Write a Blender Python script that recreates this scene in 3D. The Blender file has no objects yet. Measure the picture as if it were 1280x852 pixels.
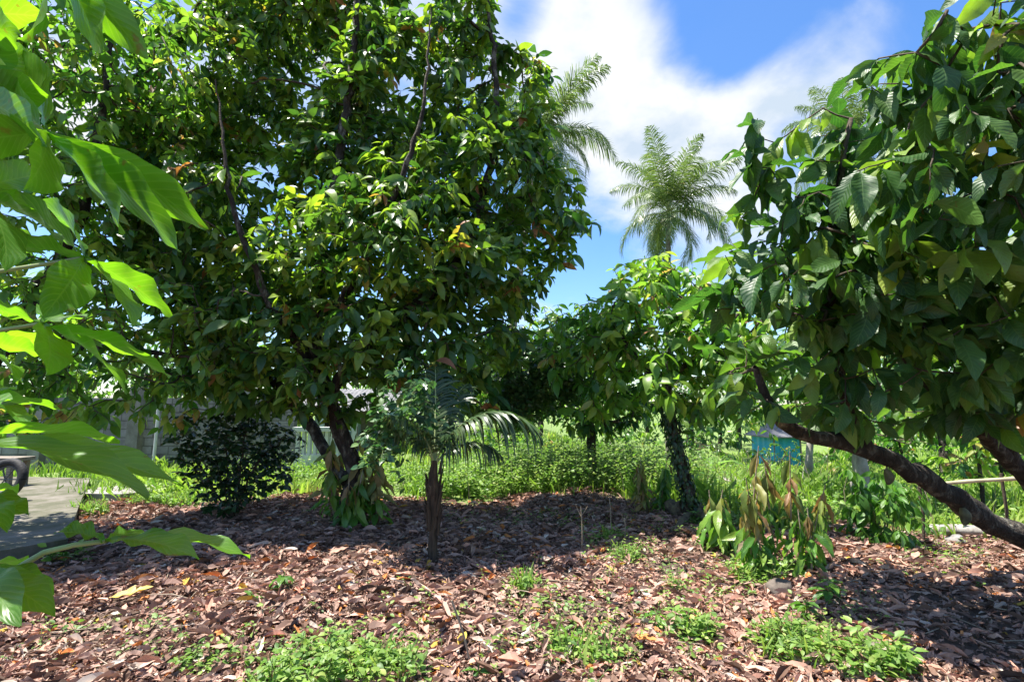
import bpy, math, random
import numpy as np
from mathutils import Vector, noise as mnoise

S = bpy.context.scene
COL = S.collection
R = math.radians

# ------------------------------------------------------------------ camera, sky, sun, exposure
CAM_H, PITCH, F = 1.5, math.atan2(84, 640), 640.0
cam_d = bpy.data.cameras.new('camera'); cam = bpy.data.objects.new('camera', cam_d); COL.objects.link(cam)
cam_d.sensor_width = 36; cam_d.lens = 18; cam_d.clip_start = 0.05; cam_d.clip_end = 2000
cam.location = (0, 0, CAM_H); cam.rotation_euler = (math.pi/2 + PITCH, 0, 0)
S.camera = cam

TO_SUN = Vector((-0.33, 0.05, 0.94)).normalized()
sun_d = bpy.data.lights.new('sun', 'SUN'); sun = bpy.data.objects.new('sun', sun_d); COL.objects.link(sun)
sun_d.energy = 5.0; sun_d.angle = R(0.53); sun_d.color = (1.0, 0.95, 0.87)
sun.rotation_euler = TO_SUN.to_track_quat('Z', 'Y').to_euler(); sun.location = (0, 0, 30)

S.view_settings.view_transform = 'Standard'; S.view_settings.look = 'None'
S.view_settings.exposure = 1.5; S.view_settings.gamma = 1; S.view_settings.use_curve_mapping = False
S.render.engine = 'CYCLES'
cy = S.cycles
cy.max_bounces = 9; cy.diffuse_bounces = 6; cy.glossy_bounces = 2; cy.transmission_bounces = 5; cy.transparent_max_bounces = 4
cy.caustics_reflective = False; cy.caustics_refractive = False
cy.use_denoising = True
try: cy.denoiser = 'OPENIMAGEDENOISE'
except Exception: pass

def P(px, py, Y):
    """world point at horizontal distance Y in front of the camera that the photo shows at pixel (px, py) of 1280 x 852"""
    u, v = (px-640)/F, (426-py)/F
    c, s = math.cos(PITCH), math.sin(PITCH)
    t = Y/(c - v*s)
    return np.array([u*t, Y, CAM_H + (v*c + s)*t])

def pixdir(px, py):
    u, v = (px-640)/F, (426-py)/F
    c, s = math.cos(PITCH), math.sin(PITCH)
    return Vector((u, c - v*s, v*c + s)).normalized()

def nodes_of(owner):
    owner.use_nodes = True
    nt = owner.node_tree; nt.nodes.clear()
    def N(t, **k):
        n = nt.nodes.new(t)
        for a, b in k.items():
            if a.startswith('_'): setattr(n, a[1:], b)
            else: n.inputs[a.replace('_', ' ')].default_value = b
        return n
    return nt, N, nt.links.new

W = bpy.data.worlds.new('World'); S.world = W
nt, N, L = nodes_of(W)
sky = N('ShaderNodeTexSky', _sky_type='NISHITA', _sun_disc=False)
sky.sun_elevation = math.asin(TO_SUN.z); sky.sun_rotation = math.atan2(TO_SUN.x, TO_SUN.y)
sky.air_density = 1.0; sky.dust_density = 0.6; sky.ozone_density = 2.2
tc = N('ShaderNodeTexCoord')
sep = N('ShaderNodeSeparateXYZ'); L(tc.outputs['Generated'], sep.inputs[0])
zz = N('ShaderNodeMath', _operation='ADD'); L(sep.outputs[2], zz.inputs[0]); zz.inputs[1].default_value = 0.35
dv = N('ShaderNodeVectorMath', _operation='DIVIDE'); L(tc.outputs['Generated'], dv.inputs[0])
cz = N('ShaderNodeCombineXYZ'); [L(zz.outputs[0], cz.inputs[i]) for i in range(3)]
L(cz.outputs[0], dv.inputs[1])
nz = N('ShaderNodeTexNoise', Scale=3.1, Detail=9.0, Roughness=0.56, Distortion=0.35)
mp = N('ShaderNodeMapping'); mp.inputs['Location'].default_value = (3.4, 1.2, 0.0); L(dv.outputs[0], mp.inputs[0]); L(mp.outputs[0], nz.inputs['Vector'])
acc = nz.outputs['Fac']
for px, py, rad, amt in ((735, 20, .27, .26), (770, 130, .24, .26), (850, 150, .22, .26), (900, 260, .3, .16), (1040, 62, .13, .13), (960, 120, .14, .18),
                         (880, 45, .15, -.30), (960, 10, .18, -.22), (1150, 0, .2, -.1), (830, 80, .05, -.1), (735, 320, .13, -.12), (655, 20, .07, -.24),
                         (460, -20, .3, .3), (150, 60, .5, .2)):
    ds = N('ShaderNodeVectorMath', _operation='DISTANCE'); L(tc.outputs['Generated'], ds.inputs[0]); ds.inputs[1].default_value = pixdir(px, py)
    mr = N('ShaderNodeMapRange', _interpolation_type='SMOOTHSTEP'); L(ds.outputs['Value'], mr.inputs[0])
    mr.inputs[1].default_value = 0; mr.inputs[2].default_value = rad; mr.inputs[3].default_value = amt; mr.inputs[4].default_value = 0
    ad = N('ShaderNodeMath', _operation='ADD'); L(acc, ad.inputs[0]); L(mr.outputs[0], ad.inputs[1]); acc = ad.outputs[0]
cr = N('ShaderNodeMapRange', _interpolation_type='SMOOTHSTEP'); L(acc, cr.inputs[0])
cr.inputs[1].default_value = .46; cr.inputs[2].default_value = .84; cr.inputs[3].default_value = 0.04; cr.inputs[4].default_value = .96
hs = N('ShaderNodeHueSaturation', Saturation=1.3, Value=1.0); hs.inputs['Hue'].default_value = .505; L(sky.outputs[0], hs.inputs['Color'])
mix = N('ShaderNodeMixRGB'); L(cr.outputs[0], mix.inputs[0]); L(hs.outputs[0], mix.inputs[1]); 
cn = N('ShaderNodeTexNoise', Scale=5.5, Detail=8.0, Roughness=.55); L(mp.outputs[0], cn.inputs['Vector'])
cc = N('ShaderNodeValToRGB'); cc.color_ramp.elements[0].position = .33; cc.color_ramp.elements[0].color = (2.5, 2.9, 3.35, 1); cc.color_ramp.elements[1].position = .52; cc.color_ramp.elements[1].color = (3.7, 3.8, 3.85, 1)
L(cn.outputs['Fac'], cc.inputs[0]); L(cc.outputs[0], mix.inputs[2])
bg = N('ShaderNodeBackground', Strength=0.10); L(mix.outputs[0], bg.inputs[0])
ow = N('ShaderNodeOutputWorld'); L(bg.outputs[0], ow.inputs[0])

# ------------------------------------------------------------------ terrain
def sstep(a, b, x):
    t = np.clip((np.asarray(x, float)-a)/(b-a), 0, 1); return t*t*(3-2*t)
def terrain(x, y):
    x = np.asarray(x, float); y = np.asarray(y, float)
    z = -1.25*sstep(9, 26, y)*sstep(1, 7, x)
    z = z - 0.10*sstep(2.6, 4.0, x)*sstep(4, 7, y)
    near = 1 - sstep(25, 60, y)
    z = z + near*(0.035*np.sin(1.3*x+.7*y)+0.03*np.sin(2.9*x-1.7*y+1)+0.015*np.sin(6.1*x+4.3*y))
    return z
def G(px, py):
    """ground point seen at pixel (px, py)"""
    d = np.array(pixdir(px, py)); z = 0.0
    for _ in range(12):
        t = (z-CAM_H)/d[2]; p = d*t; z = float(terrain(p[0], p[1]))
    return np.array([p[0], p[1], z])
def gz(x, y): return float(terrain(x, y))

# ------------------------------------------------------------------ materials
def ramp(N, stops):
    n = N('ShaderNodeValToRGB'); e = n.color_ramp.elements
    while len(e) < len(stops): e.new(0.5)
    for el, (p, c) in zip(e, stops): el.position = p; el.color = (*c, 1)
    return n

def leaf_mat(name, stops, trans=0.42, tcol=(1.5, 1.75, 0.9), rough=0.42, spec=0.5, veins=0.0, nveins=11.0, vbump=.3):
    m = bpy.data.materials.new(name); nt, N, L = nodes_of(m)
    at = N('ShaderNodeAttribute', _attribute_name='rnd')
    rp = ramp(N, stops); L(at.outputs['Fac'], rp.inputs[0])
    nz = N('ShaderNodeTexNoise', Scale=9.0, Detail=3.0)
    tcd = N('ShaderNodeTexCoord'); L(tcd.outputs['Object'], nz.inputs['Vector'])
    hv = N('ShaderNodeHueSaturation'); L(rp.outputs[0], hv.inputs['Color'])
    mr = N('ShaderNodeMapRange'); L(nz.outputs['Fac'], mr.inputs[0])
    mr.inputs[1].default_value = .25; mr.inputs[2].default_value = .75; mr.inputs[3].default_value = .72; mr.inputs[4].default_value = 1.28
    L(mr.outputs[0], hv.inputs['Value'])
    col = hv.outputs[0]
    pr = N('ShaderNodeBsdfPrincipled', Roughness=rough); pr.inputs['Specular IOR Level'].default_value = spec
    if veins > 0:
        uv = N('ShaderNodeSeparateXYZ'); L(tcd.outputs['UV'], uv.inputs[0])
        def M(op, a, b=None, c=None):
            n = N('ShaderNodeMath', _operation=op)
            for i, q in enumerate((a, b, c)):
                if q is None: continue
                if isinstance(q, (int, float)): n.inputs[i].default_value = q
                else: L(q, n.inputs[i])
            return n.outputs[0]
        au = M('ABSOLUTE', M('SUBTRACT', uv.outputs[0], .5))
        ph = M('SUBTRACT', M('MULTIPLY', uv.outputs[1], nveins), M('MULTIPLY', au, nveins*.42))
        fr = M('ABSOLUTE', M('SUBTRACT', M('FRACT', ph), .5))            # 0.5 at the vein, 0 between two veins
        side = M('SMOOTH_MIN', M('MULTIPLY', M('SUBTRACT', .5, fr), 9.0), 1.0, .2)
        midv = M('MINIMUM', M('MULTIPLY', au, 30.0), 1.0)
        hgt = M('MINIMUM', side, midv)
        vm = N('ShaderNodeMixRGB'); vm.inputs[2].default_value = (0.20, 0.34, 0.10, 1)
        f = M('MULTIPLY', M('SUBTRACT', 1.0, hgt), veins); L(f, vm.inputs[0]); L(col, vm.inputs[1]); col = vm.outputs[0]
        bulge = M('SUBTRACT', M('MULTIPLY', M('COSINE', M('MULTIPLY', M('SUBTRACT', M('FRACT', ph), .5), 6.283)), .5), M('MULTIPLY', M('SUBTRACT', 1.0, midv), .8))
        bp = N('ShaderNodeBump', Strength=vbump, Distance=0.004); L(bulge, bp.inputs['Height'])
        L(bp.outputs[0], pr.inputs['Normal'])
    if veins > 0:
        sp = N('ShaderNodeTexNoise', Scale=34.0, Detail=4.0, Roughness=.6); L(tcd.outputs['Object'], sp.inputs['Vector'])
        sm = N('ShaderNodeMapRange', _interpolation_type='SMOOTHSTEP'); L(sp.outputs['Fac'], sm.inputs[0])
        sm.inputs[1].default_value = .64; sm.inputs[2].default_value = .72; sm.inputs[3].default_value = 0; sm.inputs[4].default_value = .75
        bm = N('ShaderNodeMixRGB'); L(sm.outputs[0], bm.inputs[0]); L(col, bm.inputs[1]); bm.inputs[2].default_value = (.13, .10, .03, 1); col = bm.outputs[0]
    L(col, pr.inputs['Base Color'])
    tr = N('ShaderNodeBsdfTranslucent')
    tm = N('ShaderNodeMixRGB', _blend_type='MULTIPLY'); tm.inputs[0].default_value = 1; L(col, tm.inputs[1]); tm.inputs[2].default_value = (*tcol, 1)
    L(tm.outputs[0], tr.inputs[0])
    mx = N('ShaderNodeMixShader', Fac=trans); L(pr.outputs[0], mx.inputs[1]); L(tr.outputs[0], mx.inputs[2])
    o = N('ShaderNodeOutputMaterial'); L(mx.outputs[0], o.inputs[0])
    return m

def solid_mat(name, c1, c2, scale=6.0, rough=0.85, bump=0.3, c3=None, detail=6.0, stretch=(1, 1, 1), dist=0.02, spec=0.3):
    m = bpy.data.materials.new(name); nt, N, L = nodes_of(m)
    tcd = N('ShaderNodeTexCoord'); mp = N('ShaderNodeMapping'); mp.inputs['Scale'].default_value = stretch
    L(tcd.outputs['Object'], mp.inputs[0])
    nz = N('ShaderNodeTexNoise', Scale=scale, Detail=detail, Roughness=.65); L(mp.outputs[0], nz.inputs['Vector'])
    st = [(.32, c1), (.68, c2)] if c3 is None else [(.3, c1), (.52, c2), (.7, c3)]
    rp = ramp(N, st); L(nz.outputs['Fac'], rp.inputs[0])
    pr = N('ShaderNodeBsdfPrincipled', Roughness=rough); pr.inputs['Specular IOR Level'].default_value = spec
    L(rp.outputs[0], pr.inputs['Base Color'])
    n2 = N('ShaderNodeTexNoise', Scale=scale*3.1, Detail=5.0); L(mp.outputs[0], n2.inputs['Vector'])
    bp = N('ShaderNodeBump', Strength=bump, Distance=dist); L(n2.outputs['Fac'], bp.inputs['Height']); L(bp.outputs[0], pr.inputs['Normal'])
    o = N('ShaderNodeOutputMaterial'); L(pr.outputs[0], o.inputs[0])
    return m

GREEN = [(0, (.028, .085, .024)), (.3, (.046, .112, .028)), (.55, (.098, .180, .034)), (.74, (.20, .29, .042)), (.88, (.26, .36, .05)), (.95, (.33, .29, .06)), (1, (.32, .13, .07))]
M_CACAO = leaf_mat('cacao_leaf', GREEN, .42, rough=.38, tcol=(1.75, 1.95, .65))
M_CACAO_NEAR = leaf_mat('cacao_leaf_veined', GREEN, .40, rough=.45, veins=.30, tcol=(1.6, 1.9, .65))
M_SUNNY = leaf_mat('cacao_leaf_young', [(0, (.04, .12, .022)), (.4, (.10, .22, .03)), (.75, (.20, .32, .04)), (.92, (.32, .34, .07)), (1, (.38, .19, .09))], .48, rough=.38)
M_DARK = leaf_mat('shrub_leaf', [(0, (.014, .035, .014)), (.6, (.026, .066, .020)), (1, (.06, .12, .03))], .25, rough=.4)
M_CREEP = leaf_mat('creeper_leaf', [(0, (.03, .09, .035)), (.6, (.06, .14, .05)), (1, (.13, .22, .07))], .35, rough=.35)
M_WEED = leaf_mat('weed_leaf', [(0, (.07, .16, .03)), (.6, (.18, .29, .055)), (1, (.32, .38, .10))], .4, rough=.5)
M_GRASS = leaf_mat('grass_blade', [(0, (.07, .14, .025)), (.55, (.23, .34, .05)), (.85, (.34, .40, .09)), (1, (.38, .34, .15))], .42, rough=.5)
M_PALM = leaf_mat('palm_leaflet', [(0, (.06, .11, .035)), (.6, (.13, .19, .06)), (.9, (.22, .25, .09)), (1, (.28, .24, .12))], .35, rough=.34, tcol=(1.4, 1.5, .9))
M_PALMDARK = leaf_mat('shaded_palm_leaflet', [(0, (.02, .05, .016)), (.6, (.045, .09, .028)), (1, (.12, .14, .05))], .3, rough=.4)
M_FORE = leaf_mat('palmate_leaf', [(0, (.060, .175, .022)), (1, (.105, .245, .024))], .58, tcol=(2.3, 2.2, .4), rough=.38, spec=.6, veins=.32, nveins=13, vbump=.14)
M_WILT = leaf_mat('limp_flush_leaf', [(0, (.07, .14, .03)), (.45, (.19, .25, .055)), (.7, (.27, .24, .075)), (1, (.26, .15, .07))], .4, tcol=(1.4, 1.2, .8), rough=.5)
M_SAP = leaf_mat('sapling_leaf', [(0, (.04, .12, .022)), (.5, (.09, .21, .03)), (1, (.22, .32, .05))], .42, rough=.33, veins=.15)
M_BANANA = leaf_mat('broad_pale_leaf', [(0, (.10, .20, .04)), (1, (.20, .32, .07))], .45, rough=.4, veins=.2, nveins=24)
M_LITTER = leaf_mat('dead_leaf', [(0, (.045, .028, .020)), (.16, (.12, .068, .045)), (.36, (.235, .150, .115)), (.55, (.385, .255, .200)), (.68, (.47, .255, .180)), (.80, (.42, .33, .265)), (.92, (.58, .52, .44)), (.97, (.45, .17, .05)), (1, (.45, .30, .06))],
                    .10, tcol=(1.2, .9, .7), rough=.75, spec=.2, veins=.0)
M_BARK = solid_mat('cacao_bark', (.010, .008, .006), (.042, .033, .025), 11, .92, 1.0, (.20, .19, .15), stretch=(1, 1, .45), dist=.05)
M_TWIG = solid_mat('twig_bark', (.035, .026, .018), (.10, .075, .05), 14, .85, .4)
M_PALEBARK = solid_mat('pale_bark', (.16, .14, .12), (.42, .40, .36), 7, .9, .5, stretch=(1, 1, .5))
M_MOSSROOT = solid_mat('mossy_root', (.03, .022, .015), (.12, .095, .06), 8, .95, .8, (.22, .22, .09))
M_PALMTRUNK = solid_mat('palm_trunk', (.10, .085, .07), (.27, .24, .20), 5, .9, .6, stretch=(1, 1, 4))
M_FIBRE = solid_mat('palm_fibre', (.022, .016, .011), (.10, .070, .046), 16, .95, .9, stretch=(2, 2, .35))
M_STEM = solid_mat('green_stem', (.07, .12, .03), (.17, .20, .07), 10, .6, .2)
M_PALESTEM = solid_mat('pale_petiole', (.20, .26, .10), (.32, .36, .16), 10, .5, .1)
M_DRYSTEM = solid_mat('dry_stem', (.16, .12, .08), (.38, .31, .23), 12, .85, .3)
M_POD = solid_mat('cacao_pod', (.05, .045, .025), (.16, .15, .07), 12, .55, .6)
M_CONC = solid_mat('weathered_concrete', (.13, .12, .10), (.33, .31, .28), 2.2, .92, .4)
M_WHITEWALL = solid_mat('limewashed_masonry', (.48, .48, .47), (.72, .72, .70), 3, .9, .2)
M_ROOF = solid_mat('sheet_roof', (.09, .09, .095), (.19, .185, .185), 2.5, .6, .1)
M_BLUE = solid_mat('blue_tarpaulin', (.015, .25, .42), (.04, .42, .58), 1.6, .45, .5, dist=.05)
M_RUBBER = solid_mat('tyre_rubber', (.012, .012, .013), (.035, .034, .035), 12, .7, .3)
M_METAL = solid_mat('grey_metal', (.05, .05, .052), (.12, .12, .12), 9, .45, .1)
M_WOOD = solid_mat('grey_wood', (.11, .09, .07), (.30, .26, .21), 7, .9, .5, stretch=(1, 6, 6))
M_BAMBOO = solid_mat('dry_bamboo', (.30, .25, .15), (.46, .40, .26), 6, .6, .2)
M_STONE = solid_mat('field_stone', (.14, .13, .12), (.36, .34, .32), 7, .9, .6)
M_PATH = solid_mat('path_dirt', (.28, .24, .20), (.48, .43, .38), 4, .95, .5)

# ground: soil turning green where the weeds grow
def ground_mat():
    m = bpy.data.materials.new('soil'); nt, N, L = nodes_of(m)
    tcd = N('ShaderNodeTexCoord')
    nz = N('ShaderNodeTexNoise', Scale=5.0, Detail=9.0, Roughness=.7); L(tcd.outputs['Object'], nz.inputs['Vector'])
    soil = ramp(N, [(.3, (.035, .024, .017)), (.55, (.10, .066, .046)), (.75, (.20, .14, .105))]); L(nz.outputs['Fac'], soil.inputs[0])
    gr = ramp(N, [(.3, (.05, .09, .02)), (.55, (.14, .21, .04)), (.75, (.27, .30, .10))]); L(nz.outputs['Fac'], gr.inputs[0])
    at = N('ShaderNodeAttribute', _attribute_name='rnd')
    mx = N('ShaderNodeMixRGB'); L(at.outputs['Fac'], mx.inputs[0]); L(soil.outputs[0], mx.inputs[1]); L(gr.outputs[0], mx.inputs[2])
    pr = N('ShaderNodeBsdfPrincipled', Roughness=.95); L(mx.outputs[0], pr.inputs['Base Color'])
    n2 = N('ShaderNodeTexNoise', Scale=28.0, Detail=6.0); L(tcd.outputs['Object'], n2.inputs['Vector'])
    bp = N('ShaderNodeBump', Strength=.8, Distance=.03); L(n2.outputs['Fac'], bp.inputs['Height']); L(bp.outputs[0], pr.inputs['Normal'])
    o = N('ShaderNodeOutputMaterial'); L(pr.outputs[0], o.inputs[0])
    return m
def block_mat():
    m = bpy.data.materials.new('hollow_block'); nt, N, L = nodes_of(m)
    tcd = N('ShaderNodeTexCoord'); mp = N('ShaderNodeMapping'); mp.inputs['Rotation'].default_value = (R(90), 0, 0)
    L(tcd.outputs['Object'], mp.inputs[0])
    br = N('ShaderNodeTexBrick', Scale=1.0); L(mp.outputs[0], br.inputs['Vector'])
    br.inputs['Brick Width'].default_value = .4; br.inputs['Row Height'].default_value = .2; br.inputs['Mortar Size'].default_value = .012
    br.inputs['Color1'].default_value = (.20, .195, .195, 1); br.inputs['Color2'].default_value = (.30, .29, .29, 1); br.inputs['Mortar'].default_value = (.13, .125, .12, 1)
    nz = N('ShaderNodeTexNoise', Scale=3.0, Detail=8.0, Roughness=.7); L(tcd.outputs['Object'], nz.inputs['Vector'])
    rp = ramp(N, [(.3, (.5, .47, .42)), (.7, (1.15, 1.13, 1.12))]); L(nz.outputs['Fac'], rp.inputs[0])
    mx = N('ShaderNodeMixRGB', _blend_type='MULTIPLY'); mx.inputs[0].default_value = 1; L(br.outputs['Color'], mx.inputs[1]); L(rp.outputs[0], mx.inputs[2])
    pr = N('ShaderNodeBsdfPrincipled', Roughness=.92); L(mx.outputs[0], pr.inputs['Base Color'])
    bp = N('ShaderNodeBump', Strength=.6, Distance=.01); bp.invert = True; L(br.outputs['Fac'], bp.inputs['Height']); L(bp.outputs[0], pr.inputs['Normal'])
    o = N('ShaderNodeOutputMaterial'); L(pr.outputs[0], o.inputs[0])
    return m
M_SOIL, M_BLOCK = ground_mat(), block_mat()

# ------------------------------------------------------------------ mesh helpers
def thing(name, label, cat, loc, group=None):
    o = bpy.data.objects.new(name, None); COL.objects.link(o); o.location = Vector(loc); o.empty_display_size = .2
    o['label'] = label; o['category'] = cat
    if group: o['group'] = group
    return o
def tag(o, label, cat, group=None):
    o['label'] = label; o['category'] = cat
    if group: o['group'] = group
    return o

class Geo:
    """collects quads/triangles as arrays; build() links them as one mesh object"""
    def __init__(s): s.v = []; s.f = []; s.uv = []; s.r = []; s.n = 0
    def add(s, v, f, uv=None, r=None):
        v = np.asarray(v, float).reshape(-1, 3); f = np.asarray(f, int)
        s.v.append(v); s.f.append(f + s.n)
        s.uv.append(np.zeros((len(v), 2)) if uv is None else np.asarray(uv, float))
        s.r.append(np.full(len(v), .5) if r is None else np.broadcast_to(np.asarray(r, float), (len(v),)))
        s.n += len(v)
    def build(s, name, mat, parent=None, smooth=True, kind=None):
        me = bpy.data.meshes.new(name)
        v = np.concatenate(s.v)
        if parent is not None:
            base = np.zeros(3); q = parent
            while q is not None: base += np.array(q.location); q = q.parent
            v = v - base
        tot = [f.shape[1] for f in s.f for _ in range(len(f))]
        loops = np.concatenate([f.ravel() for f in s.f]).astype(np.int32)
        tot = np.array(tot, np.int32); st = np.concatenate([[0], np.cumsum(tot)[:-1]]).astype(np.int32)
        me.vertices.add(len(v)); me.vertices.foreach_set('co', v.astype(np.float32).ravel())
        me.loops.add(len(loops)); me.loops.foreach_set('vertex_index', loops)
        me.polygons.add(len(tot)); me.polygons.foreach_set('loop_start', st); me.polygons.foreach_set('loop_total', tot)
        me.polygons.foreach_set('use_smooth', np.full(len(tot), smooth))
        uv = np.concatenate(s.uv)[loops]; ul = me.uv_layers.new(name='UVMap'); ul.data.foreach_set('uv', uv.astype(np.float32).ravel())
        a = me.attributes.new('rnd', 'FLOAT', 'POINT'); a.data.foreach_set('value', np.concatenate(s.r).astype(np.float32))
        me.update(calc_edges=True); me.validate()
        me.materials.append(mat)
        o = bpy.data.objects.new(name, me); COL.objects.link(o)
        if parent is not None: o.parent = parent
        if kind: o['kind'] = kind
        return o
    def box(s, c, size, rz=0.0, jit=0.0, rng=None):
        c = np.asarray(c, float); h = np.asarray(size, float)/2
        v = np.array([[x, y, z] for x in (-1, 1) for y in (-1, 1) for z in (-1, 1)])*h
        if jit and rng is not None: v = v + rng.uniform(-jit, jit, v.shape)
        cs, sn = math.cos(rz), math.sin(rz)
        v = v @ np.array([[cs, sn, 0], [-sn, cs, 0], [0, 0, 1]]) + c
        q = [(0, 1, 3, 2), (4, 6, 7, 5), (0, 4, 5, 1), (2, 3, 7, 6), (0, 2, 6, 4), (1, 5, 7, 3)]
        for f in q: s.add(v[list(f)], [[0, 1, 2, 3]])       # separate faces keep edges crisp
    def tube(s, pts, rad, sides=6, rough=0.0, rng=None, cap=True):
        pts = np.asarray(pts, float); n = len(pts)
        rad = np.broadcast_to(np.asarray(rad, float), (n,))
        t = np.gradient(pts, axis=0); t /= np.linalg.norm(t, axis=1)[:, None] + 1e-9
        ref = np.array([0, 0, 1.]) if abs(t[0, 2]) < .9 else np.array([1., 0, 0])
        a = np.empty_like(t); prev = ref
        for i in range(n):
            x = prev - t[i]*np.dot(prev, t[i]); x /= np.linalg.norm(x) + 1e-9
            a[i] = x; prev = x
        b = np.cross(t, a)
        th = np.arange(sides)*2*math.pi/sides
        rr = rad[:, None]*np.ones(sides)[None]
        if rough and rng is not None: rr = rr*(1 + rng.uniform(-rough, rough, rr.shape))
        v = pts[:, None] + rr[..., None]*(a[:, None]*np.cos(th)[None, :, None] + b[:, None]*np.sin(th)[None, :, None])
        i = np.arange(n-1)[:, None]*sides; j = np.arange(sides)[None]; k = (j+1) % sides
        f = np.stack([i+j, i+k, i+sides+k, i+sides+j], -1).reshape(-1, 4)
        s.add(v.reshape(-1, 3), f)
        if cap:
            s.add(np.vstack([v[-1], pts[-1:]]), [[q, (q+1) % sides, sides] for q in range(sides)])
            s.add(np.vstack([v[0], pts[:1]]), [[(q+1) % sides, q, sides] for q in range(sides)])
    def leaves(s, tm, pos, Mx, r):
        v0, f0, uv0 = tm
        n, k = len(pos), len(v0)
        if n == 0: return
        v = np.einsum('nij,kj->nki', Mx, v0) + pos[:, None]
        f = (np.arange(n)[:, None, None]*k + f0[None]).reshape(-1, f0.shape[1])
        s.add(v.reshape(-1, 3), f, np.tile(uv0, (n, 1)), np.repeat(r, k))

def leaf_tm(rows=5, cols=3, ratio=.38, droop=.25, fold=.18, peak=.48, wave=0.0, curl=0.0, petiole=.0, tip=1.5, twist=0.0, seed=0):
    """one leaf along +Y of length 1: verts, quads, uv"""
    rg = np.random.default_rng(seed)
    t = np.linspace(0, 1, rows)
    u = np.linspace(-1, 1, cols)
    p = math.log(.5)/math.log(peak)
    w = np.sin(math.pi*np.clip(t, 0, 1)**p)**.85*.5*ratio
    w = w*(1 - .25*t**4)
    w[0] = max(w[0], .012); w[-1] = .004
    T, U = np.meshgrid(t, u, indexing='ij')
    X = U*w[:, None]
    Y = petiole + T*(1-petiole) - droop*droop*.35*T**3
    Z = -droop*T**2 + fold*np.abs(X) + curl*(X*X)/(ratio*ratio*.25)*.22
    if wave: Z = Z + wave*np.abs(U)*w[:, None]*np.sin(T*17 + np.sign(U)*1.3 + seed)
    if twist:
        a = twist*T; X, Z = X*np.cos(a) - Z*np.sin(a), X*np.sin(a) + Z*np.cos(a)
    v = np.stack([X, Y, Z], -1).reshape(-1, 3)
    v += 0
    i, j = np.meshgrid(np.arange(rows-1), np.arange(cols-1), indexing='ij')
    a = i*cols + j
    f = np.stack([a, a+1, a+cols+1, a+cols], -1).reshape(-1, 4)
    uv = np.stack([(U+1)/2, T], -1).reshape(-1, 2)
    if petiole > 0:
        k = len(v); q = .010
        v = np.vstack([v, [[-q, 0, 0], [q, 0, 0], [q, petiole+.03, 0], [-q, petiole+.03, 0]]])
        f = np.vstack([f, [[k, k+1, k+2, k+3]]]); uv = np.vstack([uv, [[.5, .5]]*4])
    return v, f, uv

def frames(d, up, roll=None):
    """matrices with Y along d and Z near up"""
    d = d/(np.linalg.norm(d, axis=1)[:, None] + 1e-9)
    z = up - d*np.sum(up*d, 1)[:, None]; z /= np.linalg.norm(z, axis=1)[:, None] + 1e-9
    x = np.cross(d, z)
    if roll is not None:
        c, s_ = np.cos(roll)[:, None], np.sin(roll)[:, None]
        x, z = x*c + z*s_, z*c - x*s_
    return np.stack([x, d, z], -1)

def smooth_poly(pts, step):
    pts = np.asarray(pts, float)
    if len(pts) == 2: pts = np.array([pts[0], (pts[0]+pts[1])/2, pts[1]])
    q = np.vstack([2*pts[0]-pts[1], pts, 2*pts[-1]-pts[-2]])
    out = []
    for i in range(1, len(q)-2):
        n = max(1, int(np.linalg.norm(q[i+1]-q[i])/step))
        for t in np.arange(n)/n:
            out.append(.5*((2*q[i]) + (q[i+1]-q[i-1])*t + (2*q[i-1]-5*q[i]+4*q[i+1]-q[i+2])*t*t + (-q[i-1]+3*q[i]-3*q[i+1]+q[i+2])*t**3))
    out.append(pts[-1])
    return np.array(out)

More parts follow.
